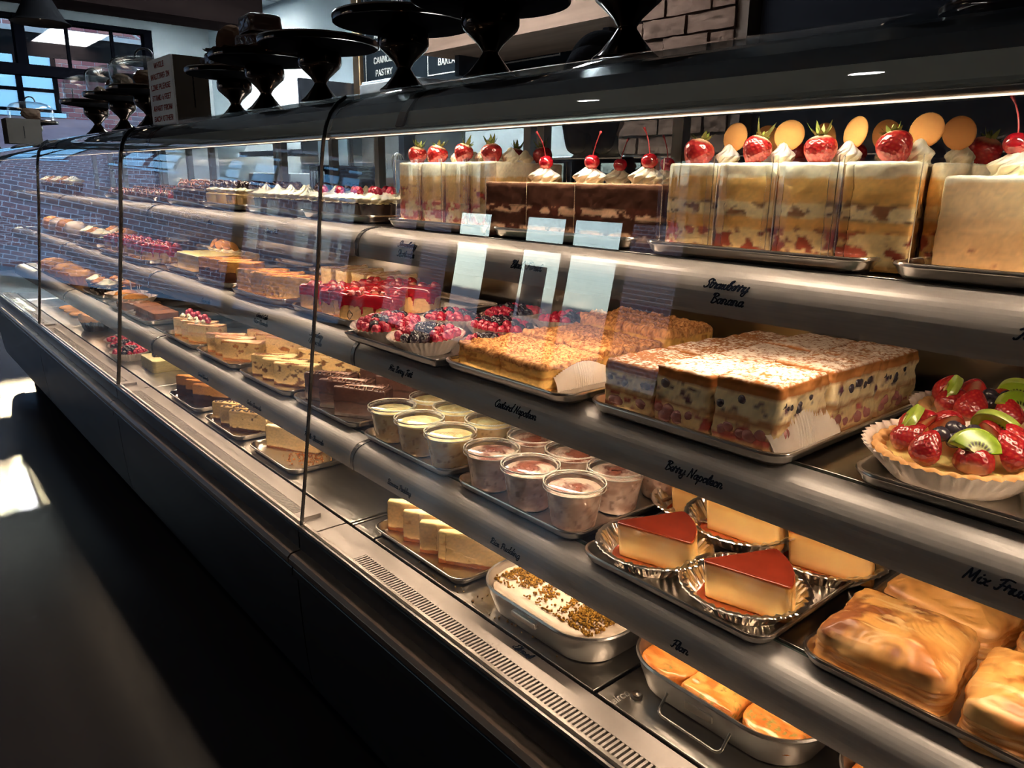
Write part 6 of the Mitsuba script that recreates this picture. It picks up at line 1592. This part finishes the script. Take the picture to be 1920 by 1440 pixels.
put(pe + '__cap', shape(body([((0, 0.0, 1.600), (0, 0.0, 1.585), 0.090, 0.097), ((-0.05, 0.10, 1.578), (0.05, 0.10, 1.578), 0.012, 0.012), ((-0.07, 0.04, 1.583), (0.07, 0.04, 1.583), 0.014, 0.014)], 0.015, 4), 'm_blackmatte', True), MP)
def hand(s):
    c = [((0, 0, 0), (0, 0.045, 0), 0.018, 0.020), ((-0.018, 0.05, 0), (0.018, 0.05, 0), 0.013, 0.013)]
    for i, (x, L) in enumerate(((-0.026, 0.055), (-0.009, 0.066), (0.009, 0.062), (0.026, 0.048))):
        c += [((x, 0.055, 0), (x, 0.055 + L * 0.55, -0.006), 0.0085, 0.008), ((x, 0.055 + L * 0.55, -0.006), (x, 0.05 + L, -0.022), 0.008, 0.0065)]
    c += [((s * 0.018, 0.015, 0), (s * 0.042, 0.045, -0.008), 0.011, 0.009), ((s * 0.042, 0.045, -0.008), (s * 0.040, 0.07, -0.014), 0.009, 0.007)]
    return body(c, 0.005, 5)
for s in (-1, 1):
    put(numbered(pe + '__hand'), shape(hand(-s), 'm_skin', True), MP @ mtx(0.16 * s, 0.215, 0.975))

# ------------------------------------------------------------------ lamps of the room, and added fill lights
def pendant(x, y, z, lab):
    k = Kit()
    k.add('shade', shape(revolve([(0.022, 0.20), (0.030, 0.19), (0.045, 0.165), (0.12, 0.02), (0.150, 0.0), (0.148, -0.002), (0.118, 0.018), (0.043, 0.162), (0.02, 0.18)], 48, None, False, False), 'm_blackmatte', 40))
    k.add('cable', shape(tube([[0, 0, 0.19], [0, 0, ZC - z]], 0.004, 8), 'm_black', 40))
    k.add('bulb', {**shape(trimesh.creation.icosphere(2, 0.024), 'm_paper', True), 'emitter': {'type': 'area', 'radiance': rgb([9.0, 6.5, 4.2])}}, mtx(0, 0, 0.045))
    k.place('pendant_lamp', lab, 'lamp', 'black pendant lamps', mtx(x, y, z))
pendant(-5.1, 0.96, 2.05, 'black cone pendant lamp, right one at the top left corner')
pendant(-5.1, 0.56, 1.80, 'black cone pendant lamp, left one cut by the picture edge')
def added_fill_panel(x, y, lab, gain=1.0):  # added light to brighten the staff area and far wall
    k = Kit()
    k.add('frame', shape(cat(*[bx(*q, -0.012, 0.0) for q in ((-0.62, 0.62, -0.32, -0.30), (-0.62, 0.62, 0.30, 0.32), (-0.62, -0.60, -0.30, 0.30), (0.60, 0.62, -0.30, 0.30))]), 'm_signwhite', False))
    k.add('diffuser', {**shape(tri([[-0.60, -0.30, -0.006], [0.60, -0.30, -0.006], [0.60, 0.30, -0.006], [-0.60, 0.30, -0.006]], [[0, 2, 1], [0, 3, 2]]), 'm_paper', False), 'emitter': {'type': 'area', 'radiance': rgb([c * gain for c in ADDED_FILL_LIGHT])}})
    k.place('ceiling_panel_light', lab, 'ceiling light', 'added fill lights in the ceiling', mtx(x, y, ZC - 0.001))
added_fill_panel(-7.3, 2.3, 'added white ceiling fill light before the far window', 2.2)
added_fill_panel(-4.9, 2.1, 'added white ceiling fill light before the chalkboard')
added_fill_panel(-3.0, 2.0, 'added white ceiling fill light above the work table')
def downlight(x, y, lab, power):
    k = Kit()
    k.add('trim', shape(revolve([(0.075, 0.0), (0.075, -0.006), (0.062, -0.008), (0.060, 0.0)], 40), 'm_signwhite', 40))
    k.add('lamp', {**shape(tri(np.vstack([[[0, 0, -0.003]], np.stack([0.060 * np.cos(np.arange(24) * np.pi / 12), 0.060 * np.sin(np.arange(24) * np.pi / 12), np.full(24, -0.003)], 1)]), [[0, (i + 1) % 24 + 1, i + 1] for i in range(24)]), 'm_paper', False), 'emitter': {'type': 'area', 'radiance': rgb(power)}})
    k.place('downlight', lab, 'ceiling light', 'round ceiling lights', mtx(x, y, ZC - 0.001))
for x, y, lab, power in [(-1.9, 1.9, 'added round ceiling fill light before the brick pier', HALL_LIGHT),  # this first one is an added lamp that brightens the staff side
                         (-2.6, -0.7, 'round recessed ceiling light above the customers, far one', HALL_LIGHT), (-1.3, -0.7, 'round recessed ceiling light above the customers, middle one', HALL_LIGHT), (-0.1, -0.7, 'round recessed ceiling light above the customers, near one', HALL_LIGHT)]:
    downlight(x, y, lab, power)
